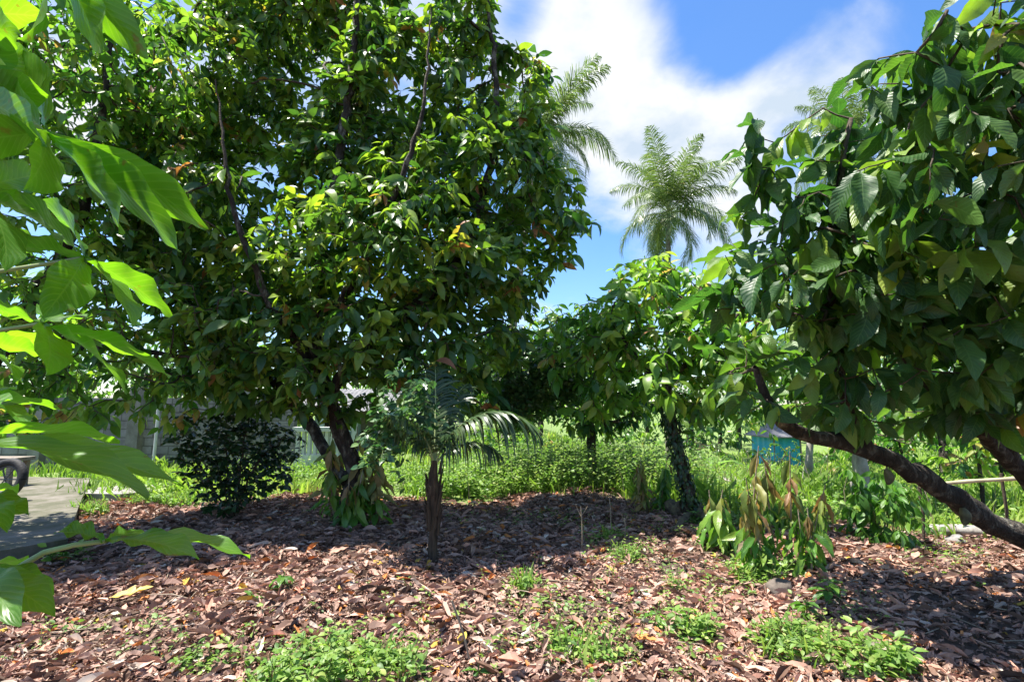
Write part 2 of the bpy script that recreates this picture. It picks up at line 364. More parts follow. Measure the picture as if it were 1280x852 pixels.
# ------------------------------------------------------------------ trees
class Skel:
    def __init__(s, rng): s.p = np.zeros((70000, 3)); s.par = np.full(70000, -1); s.n = 0; s.rng = rng; s.minr = np.zeros(70000); s.tips = []
    def node(s, p, par, r=0):
        s.p[s.n] = p; s.par[s.n] = par; s.minr[s.n] = r; s.n += 1; return s.n-1
    def limb(s, pts, r0, r1, step=.14, wob=.012):
        q = smooth_poly(pts, step); k = len(q)
        par = -1
        if s.n:
            par = int(np.argmin(np.sum((s.p[:s.n]-q[0])**2, 1)))
            q = q[1:] if np.sum((s.p[par]-q[0])**2) < .02 else q
        for i, x in enumerate(q):
            par = s.node(x + s.rng.normal(0, wob, 3), par, r0 + (r1-r0)*i/max(1, k-1))
    def reach(s, targets, step=.16, first=0):
        first = min(first, s.n-1)
        d0 = np.min(np.linalg.norm(targets[:, None]-s.p[None, first:s.n], axis=2), 1)
        for t in targets[np.argsort(d0)]:
            k = first + int(np.argmin(np.sum((s.p[first:s.n]-t)**2, 1)))
            a = s.p[k]; dist = np.linalg.norm(t-a)
            n = max(2, int(dist/step)); mid = (a+t)/2 + s.rng.normal(0, .10*dist, 3) + np.array([0, 0, -.06*dist])
            par = k
            for i in range(1, n+1):
                u = i/n; x = (1-u)**2*a + 2*u*(1-u)*mid + u*u*t
                par = s.node(x, par)
            s.tips.append(par)
            if s.n > 69000: break
    def radii(s, tip=.0035, power=2.35):
        cnt = np.zeros(s.n)
        for i in s.tips: cnt[i] += 1
        for i in range(s.n-1, 0, -1):
            if s.par[i] >= 0: cnt[s.par[i]] += max(cnt[i], 0)
        r = tip*np.maximum(cnt, .6)**(1/power)
        s.r = np.maximum(r, s.minr[:s.n])
        return s.r
    def chains(s):
        kids = {}
        for i in range(s.n):
            if s.par[i] >= 0: kids.setdefault(int(s.par[i]), []).append(i)
        out = []; starts = [(i, None) for i in range(s.n) if s.par[i] < 0]
        while starts:
            i, frm = starts.pop()
            ch = [] if frm is None else [frm]
            while True:
                ch.append(i); k = kids.get(i)
                if not k: break
                k = sorted(k, key=lambda q: -s.r[q])
                starts += [(q, i) for q in k[1:]]; i = k[0]
            if len(ch) > 1: out.append(ch)
        return out

def blob_points(rng, blobs, spacing, shell=.55, gap=.0, gscale=1.1):
    """evenly spread points in a union of ellipsoids (centre, radii), more of them near the surface, with gaps"""
    pts = []
    for c, rad in blobs:
        rad = np.asarray(rad, float); n = int(4.2*rad.prod()/spacing**3*1.6) + 8
        d = rng.normal(size=(n, 3)); d /= np.linalg.norm(d, axis=1)[:, None]
        rr = rng.uniform(0, 1, n)**(1/3*shell)
        bump = np.array([1 + .28*mnoise.noise(Vector(x*1.9 + np.asarray(c))) for x in d])
        pts.append(np.asarray(c) + d*rr[:, None]*rad*bump[:, None])
    pts = np.vstack(pts); rng.shuffle(pts)
    keep = []; grid = {}
    for p in pts:
        if gap and mnoise.noise(Vector(p*gscale)) < -1 + 2*gap*.5 + 0.0: continue
        k = tuple(np.floor(p/spacing).astype(int)); ok = True
        for dx in (-1, 0, 1):
            for dy in (-1, 0, 1):
                for dz in (-1, 0, 1):
                    for q in grid.get((k[0]+dx, k[1]+dy, k[2]+dz), ()):
                        if np.sum((q-p)**2) < spacing*spacing: ok = False; break
                    if not ok: break
                if not ok: break
            if not ok: break
        if ok: grid.setdefault(k, []).append(p); keep.append(p)
    return np.array(keep)

TM_MID = [leaf_tm(6, 3, .40, dr, fo, .5, petiole=.06, twist=tw, seed=i) for i, (dr, fo, tw) in enumerate(((.22, .35, .2), (.42, .2, -.3), (.10, .5, .1), (.6, .3, .4)))]
TM_NEAR = [leaf_tm(11, 5, .42, dr, fo, .5, wave=.16, petiole=.07, twist=tw, seed=i) for i, (dr, fo, tw) in enumerate(((.25, .3, .15), (.45, .25, -.3), (.12, .4, .1), (.6, .2, .35), (.3, .5, -.1)))]
TM_LONG = [leaf_tm(11, 5, .27, dr, fo, .5, wave=.2, petiole=.08, twist=tw, seed=i) for i, (dr, fo, tw) in enumerate(((.25, .5, .25), (.45, .3, -.4), (.12, .7, .2), (.3, .4, .5)))]
TM_LOW = [leaf_tm(4, 3, .46, dr, .3, .5) for dr in (.2, .45)]
TM_OVAL = [leaf_tm(4, 3, .60, dr, .25, .45) for dr in (.1, .3)]

def cluster_leaves(geo, rng, sk, tms, per=(5, 8), size=(.17, .27), droop=(.2, 1.1), back=.30, young=.05, bias=0.0, spread=.22, tipidx=None):
    pos, dirs, ups, sz, rn = [], [], [], [], []
    for t in (sk.tips if tipidx is None else tipidx):
        chain = [t]; ln = 0
        while sk.par[chain[-1]] >= 0 and ln < back:
            ln += np.linalg.norm(sk.p[chain[-1]]-sk.p[sk.par[chain[-1]]]); chain.append(int(sk.par[chain[-1]]))
        pts = sk.p[chain]; n = rng.integers(per[0], per[1]+1)
        td = pts[0]-pts[min(1, len(pts)-1)]; td = td/(np.linalg.norm(td)+1e-9)
        base = rng.uniform(0, 6.28); cl = np.clip(rng.normal(.38, spread) + bias, 0, .74)
        if rng.random() < young: cl = rng.uniform(.8, 1.0)
        s0 = rng.uniform(*size)
        for i in range(n):
            u = (i/n)**1.4*(len(pts)-1); k = int(u); f = u-k
            p = pts[k]*(1-f) + pts[min(k+1, len(pts)-1)]*f
            az = base + i*2.4 + rng.normal(0, .3)
            rad = np.array([math.cos(az), math.sin(az), 0])
            d = rad + td*rng.uniform(.1, .8) + np.array([0, 0, -rng.uniform(*droop)])
            pos.append(p); dirs.append(d); ups.append(np.array([0, 0, 1.]) + rad*.35 + rng.normal(0, .42, 3))
            sz.append(s0*rng.uniform(.5, 1.15)); rn.append(np.clip(cl + rng.normal(0, .07), 0, 1))
    pos, dirs, ups, sz, rn = map(np.array, (pos, dirs, ups, sz, rn))
    Mx = frames(dirs, ups, rng.normal(0, .5, len(pos)))*sz[:, None, None]
    which = rng.integers(0, len(tms), len(pos))
    for w, tm in enumerate(tms):
        m = which == w; geo.leaves(tm, pos[m], Mx[m], rn[m])

def make_tree(name, label, cat, base, limbs, blobs, seed, spacing=.26, tms=TM_MID, leaf=M_CACAO, bark=M_BARK, per=(5, 8), size=(.17, .27), droop=(.2, 1.1),
              young=.05, bias=0, gap=.0, group=None, first=6, pods=(), thick=.022, shell=.55, tip=.0035, extra=None, rough=.17):
    rng = np.random.default_rng(seed)
    root = thing(name, label, cat, base, group)
    sk = Skel(rng)
    for pts, r0, r1 in limbs: sk.limb(pts, r0, r1)
    tg = blob_points(rng, blobs, spacing, shell, gap)
    if extra is not None: tg = np.vstack([tg, extra])
    sk.reach(tg, first=first); r = sk.radii(tip)
    # flare at the foot
    gt, gb = Geo(), Geo()
    for ch in sk.chains():
        pts = sk.p[ch]; rr = r[ch].copy()
        if len(ch) > 1 and rr[0] > rr[1]*1.5: rr[0] = rr[1]*1.15
        big = np.where(rr >= thick)[0]; m = big[-1]+1 if len(big) else 0
        if m >= 2: gt.tube(pts[:m], rr[:m], 10, rough, rng, cap=m == len(ch))
        s_ = max(0, m-1)
        if len(ch)-s_ >= 2: gb.tube(pts[s_:], rr[s_:], 5 if rr[s_] > .008 else 4, 0, rng, cap=False)
    gt.build('trunk', bark, root)
    if gb.n: gb.build('branches', M_TWIG, root)
    gl = Geo(); cluster_leaves(gl, rng, sk, tms, per, size, droop, young=young, bias=bias)
    gl.build('crown', leaf, root)
    for p, ln in pods: make_pod(root, p, ln, rng)
    return root, sk

def make_pod(root, p, ln, rng):
    g = Geo(); n = 9; t = np.linspace(0, 1, n)
    rr = ln*.27*np.sin(math.pi*np.clip(t*.90+.07, 0, 1))**.6
    sides = 20; th = np.arange(sides)*2*math.pi/sides
    ridge = 1 + .07*np.cos(5*th*2)
    pts = np.array([[0, 0, -ln*u] for u in t]) + np.array([.02, 0, 0])*np.sin(t*3)[:, None]
    v = pts[:, None] + np.stack([rr[:, None]*ridge*np.cos(th), rr[:, None]*ridge*np.sin(th), np.zeros((n, sides))], -1)
    v = v.reshape(-1, 3) + np.asarray(p)
    i = np.arange(n-1)[:, None]*sides; j = np.arange(sides)[None]; k = (j+1) % sides
    g.add(v, np.stack([i+j, i+k, i+sides+k, i+sides+j], -1).reshape(-1, 4))
    g.tube([np.asarray(p)+[0, 0, .05], np.asarray(p)+[.005, 0, .02], np.asarray(p)+[0, 0, -.01]], [.008, .007, .012], 6)
    g.build('pod', M_POD, root)

# ------------------------------------------------------------------ the setting: ground, path, concrete
def grassy(x, y):
    """1 where weeds and grass cover the soil, 0 where dead leaves do"""
    x = np.asarray(x, float); y = np.asarray(y, float)
    edge = 8.9 - 2.0*sstep(1.8, 3.6, x) + .35*np.sin(1.7*x) + .2*np.sin(4.1*x+1) - .6*sstep(-3.5, -6.5, x)
    return sstep(-.45, .45, y-edge)
def build_ground():
    xs = np.unique(np.concatenate([np.linspace(-400, -16, 14), np.arange(-16, 24, .25), np.linspace(24, 400, 14)]))
    ys = np.unique(np.concatenate([np.linspace(-60, -1, 8), np.arange(-1, 34, .25), np.linspace(34, 600, 20)]))
    X, Y = np.meshgrid(xs, ys, indexing='ij'); Z = terrain(X, Y)
    v = np.stack([X, Y, Z], -1).reshape(-1, 3); ny = len(ys)
    i, j = np.meshgrid(np.arange(len(xs)-1), np.arange(ny-1), indexing='ij'); a = i*ny+j
    g = Geo(); g.add(v, np.stack([a, a+ny, a+ny+1, a+1], -1).reshape(-1, 4), r=grassy(X, Y).ravel())
    o = g.build('ground', M_SOIL); o['kind'] = 'structure'
build_ground()

def strip(name, line, width, mat, lift=.012):
    q = smooth_poly(line, .3); t = np.gradient(q, axis=0)[:, :2]; t /= np.linalg.norm(t, axis=1)[:, None]
    nrm = np.stack([-t[:, 1], t[:, 0]], 1); g = Geo(); n = len(q); us = np.linspace(-.5, .5, 5)
    rg = np.random.default_rng(5); wd = width*(1 + rg.uniform(-.12, .12, n))
    xy = q[:, None, :2] + nrm[:, None]*(us[None, :, None]*wd[:, None, None])
    z = terrain(xy[..., 0], xy[..., 1]) + lift
    v = np.concatenate([xy, z[..., None]], -1).reshape(-1, 3)
    i, j = np.meshgrid(np.arange(n-1), np.arange(4), indexing='ij'); a = i*5+j
    g.add(v, np.stack([a, a+1, a+6, a+5], -1).reshape(-1, 4))
    o = g.build(name, mat); o['kind'] = 'structure'
strip('path', [G(980, 618), G(925, 600), G(880, 588), G(835, 578), G(770, 572)], .75, M_PATH, .03)

def prism(g, xy, z0, z1):
    n = len(xy); b = [(x, y, z0) for x, y in xy]; t = [(x, y, z1) for x, y in xy]
    g.add(t, [list(range(n))]); g.add(b, [list(range(n))[::-1]])
    for i in range(n):
        k = (i+1) % n; g.add([b[i], b[k], t[k], t[i]], [[0, 1, 2, 3]])
# raised concrete pavement at the left edge
def moss_mat():
    m = bpy.data.materials.new('mossy_concrete'); nt, N, L = nodes_of(m)
    tcd = N('ShaderNodeTexCoord'); nz = N('ShaderNodeTexNoise', Scale=2.4, Detail=9.0, Roughness=.7); L(tcd.outputs['Object'], nz.inputs['Vector'])
    rp = ramp(N, [(.30, (.04, .045, .02)), (.45, (.08, .078, .045)), (.58, (.14, .125, .10)), (.75, (.22, .20, .175))]); L(nz.outputs['Fac'], rp.inputs[0])
    pr = N('ShaderNodeBsdfPrincipled', Roughness=.95); L(rp.outputs[0], pr.inputs['Base Color'])
    bp = N('ShaderNodeBump', Strength=.5, Distance=.02); L(nz.outputs['Fac'], bp.inputs['Height']); L(bp.outputs[0], pr.inputs['Normal'])
    o = N('ShaderNodeOutputMaterial'); L(pr.outputs[0], o.inputs[0]); return m
M_MOSS = moss_mat()
pv = [G(-330, 600), G(112, 604), G(98, 640), G(82, 690), G(-330, 760)]
g = Geo(); prism(g, [(p[0], p[1]) for p in pv][::-1], -.2, .13); o = g.build('pavement', M_MOSS, smooth=False); o['kind'] = 'structure'

# ------------------------------------------------------------------ walls, house, hut
def wall_box(x0, x1, y, z1, th=.15): return ((x0+x1)/2, y, z1/2-.1), (x1-x0, th, z1+.2)
wl = P(-140, 500, 12.6); wr = P(372, 500, 12.6)
root = thing('block_wall', 'long grey concrete block wall behind the left trees', 'wall', ((wl[0]+wr[0])/2, 12.6, 0))
g = Geo(); g.box(*wall_box(wl[0], wr[0], 12.6, 1.75)); g.build('wall', M_BLOCK, root, smooth=False)
for px in (-60, 52, 171, 300):
    p = P(px, 520, 12.45); g = Geo(); g.box((p[0], 12.48, .95), (.28, .28, 2.1)); g.build('pillar', M_CONC, root, smooth=False)
p = P(197, 520, 12.2)
g = Geo(); g.tube([(p[0], 12.2, -.1), (p[0]+.01, 12.2, 1.2), (p[0]-.02, 12.2, 2.15)], .035, 8); tag(g.build('white_pole', M_WHITEWALL), 'thin white upright pole standing in front of the block wall', 'pole')

# white slotted wall right of the block wall
pw = P(404, 560, 12.0)
root = thing('slotted_wall', 'bright white garden wall with narrow vertical slots behind the leaning stem', 'wall', (pw[0], 12.0, 0))
g = Geo(); x0, x1 = pw[0]-.65, pw[0]+.55
g.box(((x0+x1)/2, 12, .2), (x1-x0, .16, .5)); g.box(((x0+x1)/2, 12, 1.02), (x1-x0+.08, .2, .10))
g.build('wall', M_WHITEWALL, root, smooth=False)
for i in range(9):
    g = Geo(); g.box((x0+.07+i*(x1-x0-.14)/8, 12, .71), (.07, .12, .52)); g.build('baluster', M_WHITEWALL, root, smooth=False)

# house with a pale sheet roof
hx = P(432, 500, 17.0)[0]
root = thing('house', 'pale house with a grey sheet roof and white posts glimpsed behind the forked trunk', 'house', (hx, 18.5, 0))
g = Geo(); g.box((hx, 18.6, .72), (2.5, 1.8, 1.64)); g.build('wall', solid_mat('pale_blue_plaster', (.30, .38, .48), (.42, .50, .58), 2, .9, .1), root, smooth=False)
g = Geo(); n = 91; xs = np.linspace(hx-1.75, hx+1.6, n)
rows = np.array([(16.3, 1.42), (17.4, 1.80), (18.5, 2.18), (19.6, 1.80), (20.2, 1.6)])
v = np.array([[x, y, z + .02*math.sin(x*42)] for y, z in rows for x in xs]); a = (np.arange(4)[:, None]*n + np.arange(n-1)[None])
g.add(v, np.stack([a, a+1, a+n+1, a+n], -1).reshape(-1, 4)); g.build('roof', M_ROOF, root)
for dx in (-1.6, -.55, .5, 1.5):
    g = Geo(); g.box((hx+dx, 16.45, .65), (.14, .14, 1.56)); g.build('post', M_WHITEWALL, root, smooth=False)
g = Geo(); g.box((hx+.7, 17.67, .75), (.7, .06, 1.5)); d_ = g.build('door', M_WOOD, root, smooth=False)
g = Geo(); g.box((hx+.95, 17.62, .75), (.04, .05, .12)); g.build('handle', M_METAL, d_, smooth=False)
g = Geo(); g.box((hx-.6, 17.67, .85), (.8, .07, .6)); w_ = g.build('window', M_RUBBER, root, smooth=False)
g = Geo()
for q in ((0, .33, .94, .06), (0, -.33, .94, .06), (-.44, 0, .06, .72), (.44, 0, .06, .72), (0, 0, .05, .72)): g.box((hx-.6+q[0], 17.65, .85+q[1]), (q[2], .11, q[3]))
g.build('frame', M_WHITEWALL, w_, smooth=False)

# blue tarpaulin hut
hb = P(972, 560, 25); hzb = gz(hb[0], 25)
root = thing('tarpaulin_hut', 'small hut with bright blue tarpaulin sides and a grey roof beyond the grass', 'hut', (hb[0], 25, hzb))
g = Geo(); rg = np.random.default_rng(3)
zt = P(970, 545, 24)[2]; zr = P(965, 529, 25)[2]
for (ax, ay), (bx_, by) in (((-.66, -1), (.58, -1)), ((.58, -1), (.58, 1.2)), ((.58, 1.2), (-.66, 1.2)), ((-.66, 1.2), (-.66, -1))):
    n = 25; t = np.linspace(0, 1, n); wv = .05*np.sin(t*23)+.03*np.sin(t*51+1)
    dx, dy = bx_-ax, by-ay; ll = math.hypot(dx, dy)
    v = [[hb[0]+ax+dx*u+dy/ll*w*(k+.3), 25+ay+dy*u-dx/ll*w*(k+.3), hzb-.05+(zt-hzb)*(1-k)] for k in (0, .5, 1) for u, w in zip(t, wv)]
    a = np.arange(2)[:, None]*n + np.arange(n-1)[None]
    g.add(v, np.stack([a, a+1, a+n+1, a+n], -1).reshape(-1, 4))
g.build('tarpaulin', M_BLUE, root)
g = Geo()
e = .25; c = [(hb[0]-.66-e, 24-e, zt-.02), (hb[0]+.58+e, 24-e, zt-.02), (hb[0]+.58+e, 26.2+e, zt-.02), (hb[0]-.66-e, 26.2+e, zt-.02)]
rA, rB = (hb[0]-.4, 25.1, zr), (hb[0]+.3, 25.1, zr)
up = lambda q: (q[0], q[1], q[2]-.05)
for f in ((c[0], c[1], rB, rA), (c[2], c[3], rA, rB)):
    g.add(f, [[0, 1, 2, 3]]); g.add([up(q) for q in f], [[3, 2, 1, 0]])
for f in ((c[1], c[2], rB), (c[3], c[0], rA)):
    g.add(f, [[0, 1, 2]]); g.add([up(q) for q in f], [[2, 1, 0]])
for i in range(4): g.add([up(c[i]), up(c[(i+1) % 4]), c[(i+1) % 4], c[i]], [[0, 1, 2, 3]])
g.build('roof', M_ROOF, root, smooth=False)
for dx, dy in ((-.64, -.98), (.56, -.98), (.56, 1.18), (-.64, 1.18)):
    g = Geo(); g.tube([(hb[0]+dx, 25+dy, hzb-.1), (hb[0]+dx, 25+dy, zt-.03)], .045, 8); g.build('post', M_WOOD, root)

# concrete piece on the litter, low bench and tyre at the left edge
c0 = G(152, 622); g = Geo(); rg = np.random.default_rng(8)
prism(g, [(c0[0]+x, c0[1]+y) for x, y in ((-.55, -.42), (.35, -.5), (.72, -.1), (.5, .5), (-.2, .62), (-.6, .3))], -.1, .10)
tag(g.build('concrete_slab', M_CONC, smooth=False), 'broken pale concrete slab lying in grass beyond the pavement corner', 'slab')
b0 = G(-10, 612); zb = .13
root = thing('low_bench', 'weathered grey plank bench on the pavement at the left edge', 'bench', (b0[0], b0[1], zb))
g = Geo(); g.box((b0[0]-.1, b0[1], zb+.47), (1.25, .42, .06)); g.build('seat', M_WOOD, root, smooth=False)
for dx in (-.62, .42):
    for dy in (-.15, .15):
        g = Geo(); g.box((b0[0]+dx, b0[1]+dy, zb+.22), (.07, .07, .44)); g.build('leg', M_WOOD, root, smooth=False)
t0 = G(2, 634); root = thing('tyre', 'black rubber tyre leaning upright on the pavement at the left edge', 'tyre', (t0[0], t0[1], .13))
g = Geo(); th = np.linspace(0, 2*math.pi, 33); g.tube(np.stack([t0[0]+.25*np.cos(th), t0[1]+.06*np.sin(th), .13+.31+.25*np.sin(th)], 1), .06, 10, cap=False); g.build('tread', M_RUBBER, root)
g = Geo(); g.tube(np.stack([t0[0]+.19*np.cos(th), t0[1]+.045*np.sin(th), .13+.31+.19*np.sin(th)], 1), .018, 8, cap=False)
for k in range(6):
    a = k*math.pi/3; g.tube([(t0[0], t0[1], .44), (t0[0]+.18*math.cos(a), t0[1]+.043*math.sin(a), .44+.18*math.sin(a))], .01, 6)
g.build('rim', M_METAL, root)

# ------------------------------------------------------------------ the cacao trees
def PP(*a): return [P(*q) for q in a]
bA = G(432, 652); YA = bA[1]
limbsA = [
    (np.vstack([[bA-[0, 0, .1]], PP((438, 620, YA), (444, 590, YA-.05), (428, 540, YA-.1), (408, 492, YA-.2), (394, 430, YA-.3), (400, 330, YA-.2), (424, 200, YA-.2), (440, 80, YA-.2), (450, -30, YA-.2))]), .115, .006),
    (PP((428, 600, YA), (398, 548, YA+.15), (368, 505, YA+.35), (305, 430, YA+.5), (235, 330, YA+.6), (190, 200, YA+.6), (170, 60, YA+.6)), .07, .006),
    (PP((408, 492, YA-.2), (470, 420, YA-.4), (556, 345, YA-.4), (606, 235, YA-.2), (620, 120, YA), (610, 0, YA)), .075, .006),
    (PP((396, 425, YA-.3), (470, 300, YA-.8), (525, 150, YA-.9), (540, 10, YA-.8)), .06, .006),
    (PP((400, 470, YA-.2), (340, 380, YA-.8), (290, 250, YA-1.0), (270, 100, YA-.9)), .055, .006),
]
blobsA = [(P(300, 100, YA+.9), (1.45, 1.1, 1.4)), (P(505, 130, YA+.5), (1.2, 1.0, 1.35)), (P(600, 225, YA+.3), (1.15, 1.0, 1.1)), (P(480, 310, YA-.5), (1.55, .95, .9)),
          (P(290, 310, YA+.1), (1.45, 1.1, 1.1)), (P(600, 350, YA), (.9, .8, .7)), (P(350, 5, YA+1.0), (1.2, 1.0, .8)), (P(575, 25, YA+.5), (.6, .8, .9)), (P(715, 285, YA-.1), (.36, .4, .28)),
          (P(350, 410, YA-.3), (1.3, .9, .55)), (P(645, 130, YA+.4), (.6, .7, .95)), (P(590, 430, YA), (.85, .8, .40)), (P(680, 270, YA+.3), (.55, .7, .9)), (P(480, 420, YA-.6), (1.1, .6, .45)),
          (P(240, 440, YA+.3), (1.0, .9, .5)), (P(545, 455, YA-.5), (.75, .5, .40)), (P(400, 462, YA-.7), (.55, .4, .32)), (P(585, 490, YA), (.45, .4, .28)), (P(320, 480, YA-.1), (.8, .5, .32)), (P(440, 210, YA+.4), (1.0, .8, 1.0)), (P(210, 200, YA+.7), (1.2, .9, 1.3)), (P(450, 20, YA+.8), (.9, .8, .6)), (P(500, 440, YA-.1), (.9, .6, .5)), (P(520, 250, YA), (.9, .8, .8))]
rg = np.random.default_rng(14)
blobsA += [(P(rg.uniform(250, 620), rg.uniform(465, 515), YA+rg.uniform(-.7, .5)), (rg.uniform(.14, .3), .25, rg.uniform(.12, .26))) for _ in range(13)]
treeA, skA = make_tree('cacao_tree', 'largest cacao tree with a forked leafy-footed trunk left of centre', 'tree', bA, limbsA, blobsA, 11, spacing=.175, per=(6, 10), size=(.16, .29), droop=(-.2, 1.2), young=.06, bias=.13, first=10,
                  pods=[(P(402, 492, YA-.42), .17), (P(388, 500, YA-.35), .15), (P(425, 455, YA-.5), .16)], gap=.70, group='cacao trees')

bB = np.array([-6.9, 6.4, 0.0])
limbsB = [(np.vstack([[bB-[0, 0, .1]], PP((-40, 560, 6.4), (-20, 470, 6.3), (40, 380, 6.2), (100, 270, 6.1), (130, 120, 6.1), (140, 0, 6.1))]), .12, .02),
          (PP((-20, 470, 6.3), (-60, 330, 6.0), (-40, 180, 5.8), (20, 40, 5.8)), .07, .02),
          (PP((0, 440, 6.3), (90, 430, 6.2), (180, 440, 6.2), (270, 450, 6.3)), .05, .014)]
blobsB = [(P(110, 160, 6.0), (1.15, 1.0, 1.3)), (P(20, 290, 5.8), (1.2, 1.0, 1.2)), (P(150, 390, 6.1), (1.2, .9, .75)), (P(40, 60, 5.9), (1.3, 1.1, 1.1)), (P(10, 440, 6), (1.0, .9, .5)), (P(245, 445, 6.3), (.8, .7, .45)), (P(150, 130, 6.5), (1.2, .9, 1.2)), (P(60, 380, 6.5), (1.2, .9, .9)), (P(170, 260, 6.4), (1.0, .8, .9)), (P(130, 40, 6.4), (1.2, 1, 1.0)), (P(130, 490, 6.2), (1.0, .7, .32)), (P(260, 480, 6.6), (.8, .6, .28)), (P(60, 510, 6.3), (.9, .6, .3)), (P(190, 505, 6.6), (.6, .5, .22))]
blobsB += [(P(rg.uniform(-20, 290), rg.uniform(490, 535), 6.3+rg.uniform(-.6, .6)), (rg.uniform(.16, .34), .25, rg.uniform(.12, .25))) for _ in range(11)]
treeB, skB = make_tree('cacao_tree', 'cacao tree overhanging the pavement at the far left edge', 'tree', bB, limbsB, blobsB, 23, spacing=.20, per=(5, 8), size=(.15, .24), leaf=M_SUNNY, young=.09, bias=.08, first=8, gap=.76, group='cacao trees')

bC = G(864, 650); YC = bC[1]
limbsC = [(np.vstack([[bC-[0, 0, .1]], PP((862, 630, YC), (852, 585, YC-.02), (842, 540, YC), (834, 500, YC), (836, 440, YC), (850, 380, YC))]), .085, .03),
          (PP((834, 500, YC), (800, 450, YC+.2), (770, 410, YC+.3)), .04, .015), (PP((836, 470, YC), (890, 430, YC-.3), (925, 390, YC-.3)), .04, .015)]
blobsC = [(P(735, 440, YC+.6), (.75, .6, .7)), (P(950, 410, YC+.2), (.8, .6, .65)), (P(905, 500, YC), (.6, .5, .3)), (P(830, 380, YC+.6), (1.0, .9, .6)), (P(820, 400, YC+.3), (1.05, .9, .68)), (P(890, 420, YC-.2), (.75, .8, .7)), (P(845, 470, YC-.3), (.8, .6, .35)), (P(770, 420, YC+.3), (.5, .6, .6)), (P(930, 470, YC-.3), (.4, .5, .4)), (P(790, 490, YC), (.45, .4, .3)), (P(885, 515, YC-.2), (.4, .35, .25)), (P(745, 500, YC+.2), (.3, .3, .3)), (P(810, 350, YC+.6), (.6, .6, .4))]
treeC, skC = make_tree('cacao_tree', 'slender sunlit cacao tree with an ivy wrapped trunk right of centre', 'tree', bC, limbsC, blobsC, 37, spacing=.195, per=(6, 9), size=(.17, .29), droop=(0, 1.3), leaf=M_SUNNY, young=.10, bias=.10, first=5, gap=.8, group='cacao trees')
rg = np.random.default_rng(77)
for pts, r in ((((856, 648), (830, 640), (805, 632), (792, 630)), .10), (((870, 648), (895, 664), (920, 690), (950, 712), (968, 730)), .12), (((864, 650), (850, 662), (838, 668)), .05), (((872, 646), (900, 650), (922, 655)), .05)):
    q = np.array([G(*p) for p in pts]); q[:, 2] += np.linspace(.10, .04, len(q))
    g = Geo(); q = smooth_poly(q, .07); q += rg.normal(0, .012, q.shape); g.tube(q, np.linspace(r, r*.55, len(q)), 9, .22, rg); g.build('root', M_MOSSROOT, treeC)

# right-hand leaning cacao, close to the camera
bE = G(1338, 702)
limbsE = [(np.vstack([[bE-[0, 0, .1]], PP((1290, 678, 4.9), (1240, 650, 4.8), (1190, 618, 4.65), (1120, 580, 4.45), (1060, 556, 4.3), (1005, 542, 4.2))]), .135, .056), (PP((1005, 542, 4.2), (978, 528, 4.15), (955, 500, 4.1), (945, 460, 4.1)), .05, .012),
          (PP((1085, 566, 4.35), (1050, 480, 4.0), (1040, 380, 3.8), (1045, 260, 3.6), (1060, 150, 3.5)), .05, .016),
          (np.vstack([[bE+[.05, .1, 0]], PP((1300, 620, 4.9), (1262, 575, 4.75), (1210, 520, 4.5), (1150, 466, 4.2), (1100, 360, 3.9), (1130, 200, 3.5), (1160, 90, 3.3))]), .10, .016),
          (PP((1262, 575, 4.75), (1250, 440, 4.3), (1240, 300, 3.8), (1230, 150, 3.3), (1220, 60, 3.0)), .06, .016),
          (PP((1320, 400, 3.6), (1300, 200, 3.0), (1240, 60, 2.7), (1190, 30, 2.6)), .03, .01)]
blobsE = [(P(985, 320, 3.7), (.50, .6, .62)), (P(1060, 195, 3.3), (.66, .6, .60)), (P(1190, 190, 2.8), (.62, .6, .66)), (P(1180, 400, 3.7), (1.0, .8, .60)), (P(1020, 450, 4.1), (.60, .6, .45)),
          (P(1310, 330, 3.4), (.8, .7, .9)), (P(1290, 130, 2.6), (.55, .55, .55)), (P(1130, 290, 3.6), (.8, .7, .7)), (P(1240, 300, 3.2), (.7, .6, .6)), (P(1120, 110, 2.9), (.42, .4, .32)), (P(1270, 10, 2.5), (.4, .4, .25)), (P(950, 440, 4.2), (.32, .5, .3)), (P(1110, 500, 4.3), (.55, .6, .22)), (P(1000, 170, 3.4), (.36, .4, .36)), (P(1250, 470, 4.0), (.7, .6, .35)), (P(955, 485, 4.2), (.42, .5, .28)), (P(1060, 500, 4.3), (.5, .5, .22)), (P(935, 390, 4.0), (.35, .4, .35))]
treeE, skE = make_tree('cacao_tree', 'near cacao tree with a dark trunk leaning low across the right side', 'tree', bE, limbsE, blobsE, 53, spacing=.172, tms=TM_NEAR, leaf=M_CACAO_NEAR, per=(4, 8), size=(.18, .345), droop=(-.1, 1.8),
                  young=.03, bias=-.05, first=14, gap=.80, group='cacao trees', thick=.02,
                  pods=[(P(1108, 586, 4.42), .13), (P(1203, 634, 4.6), .15)])

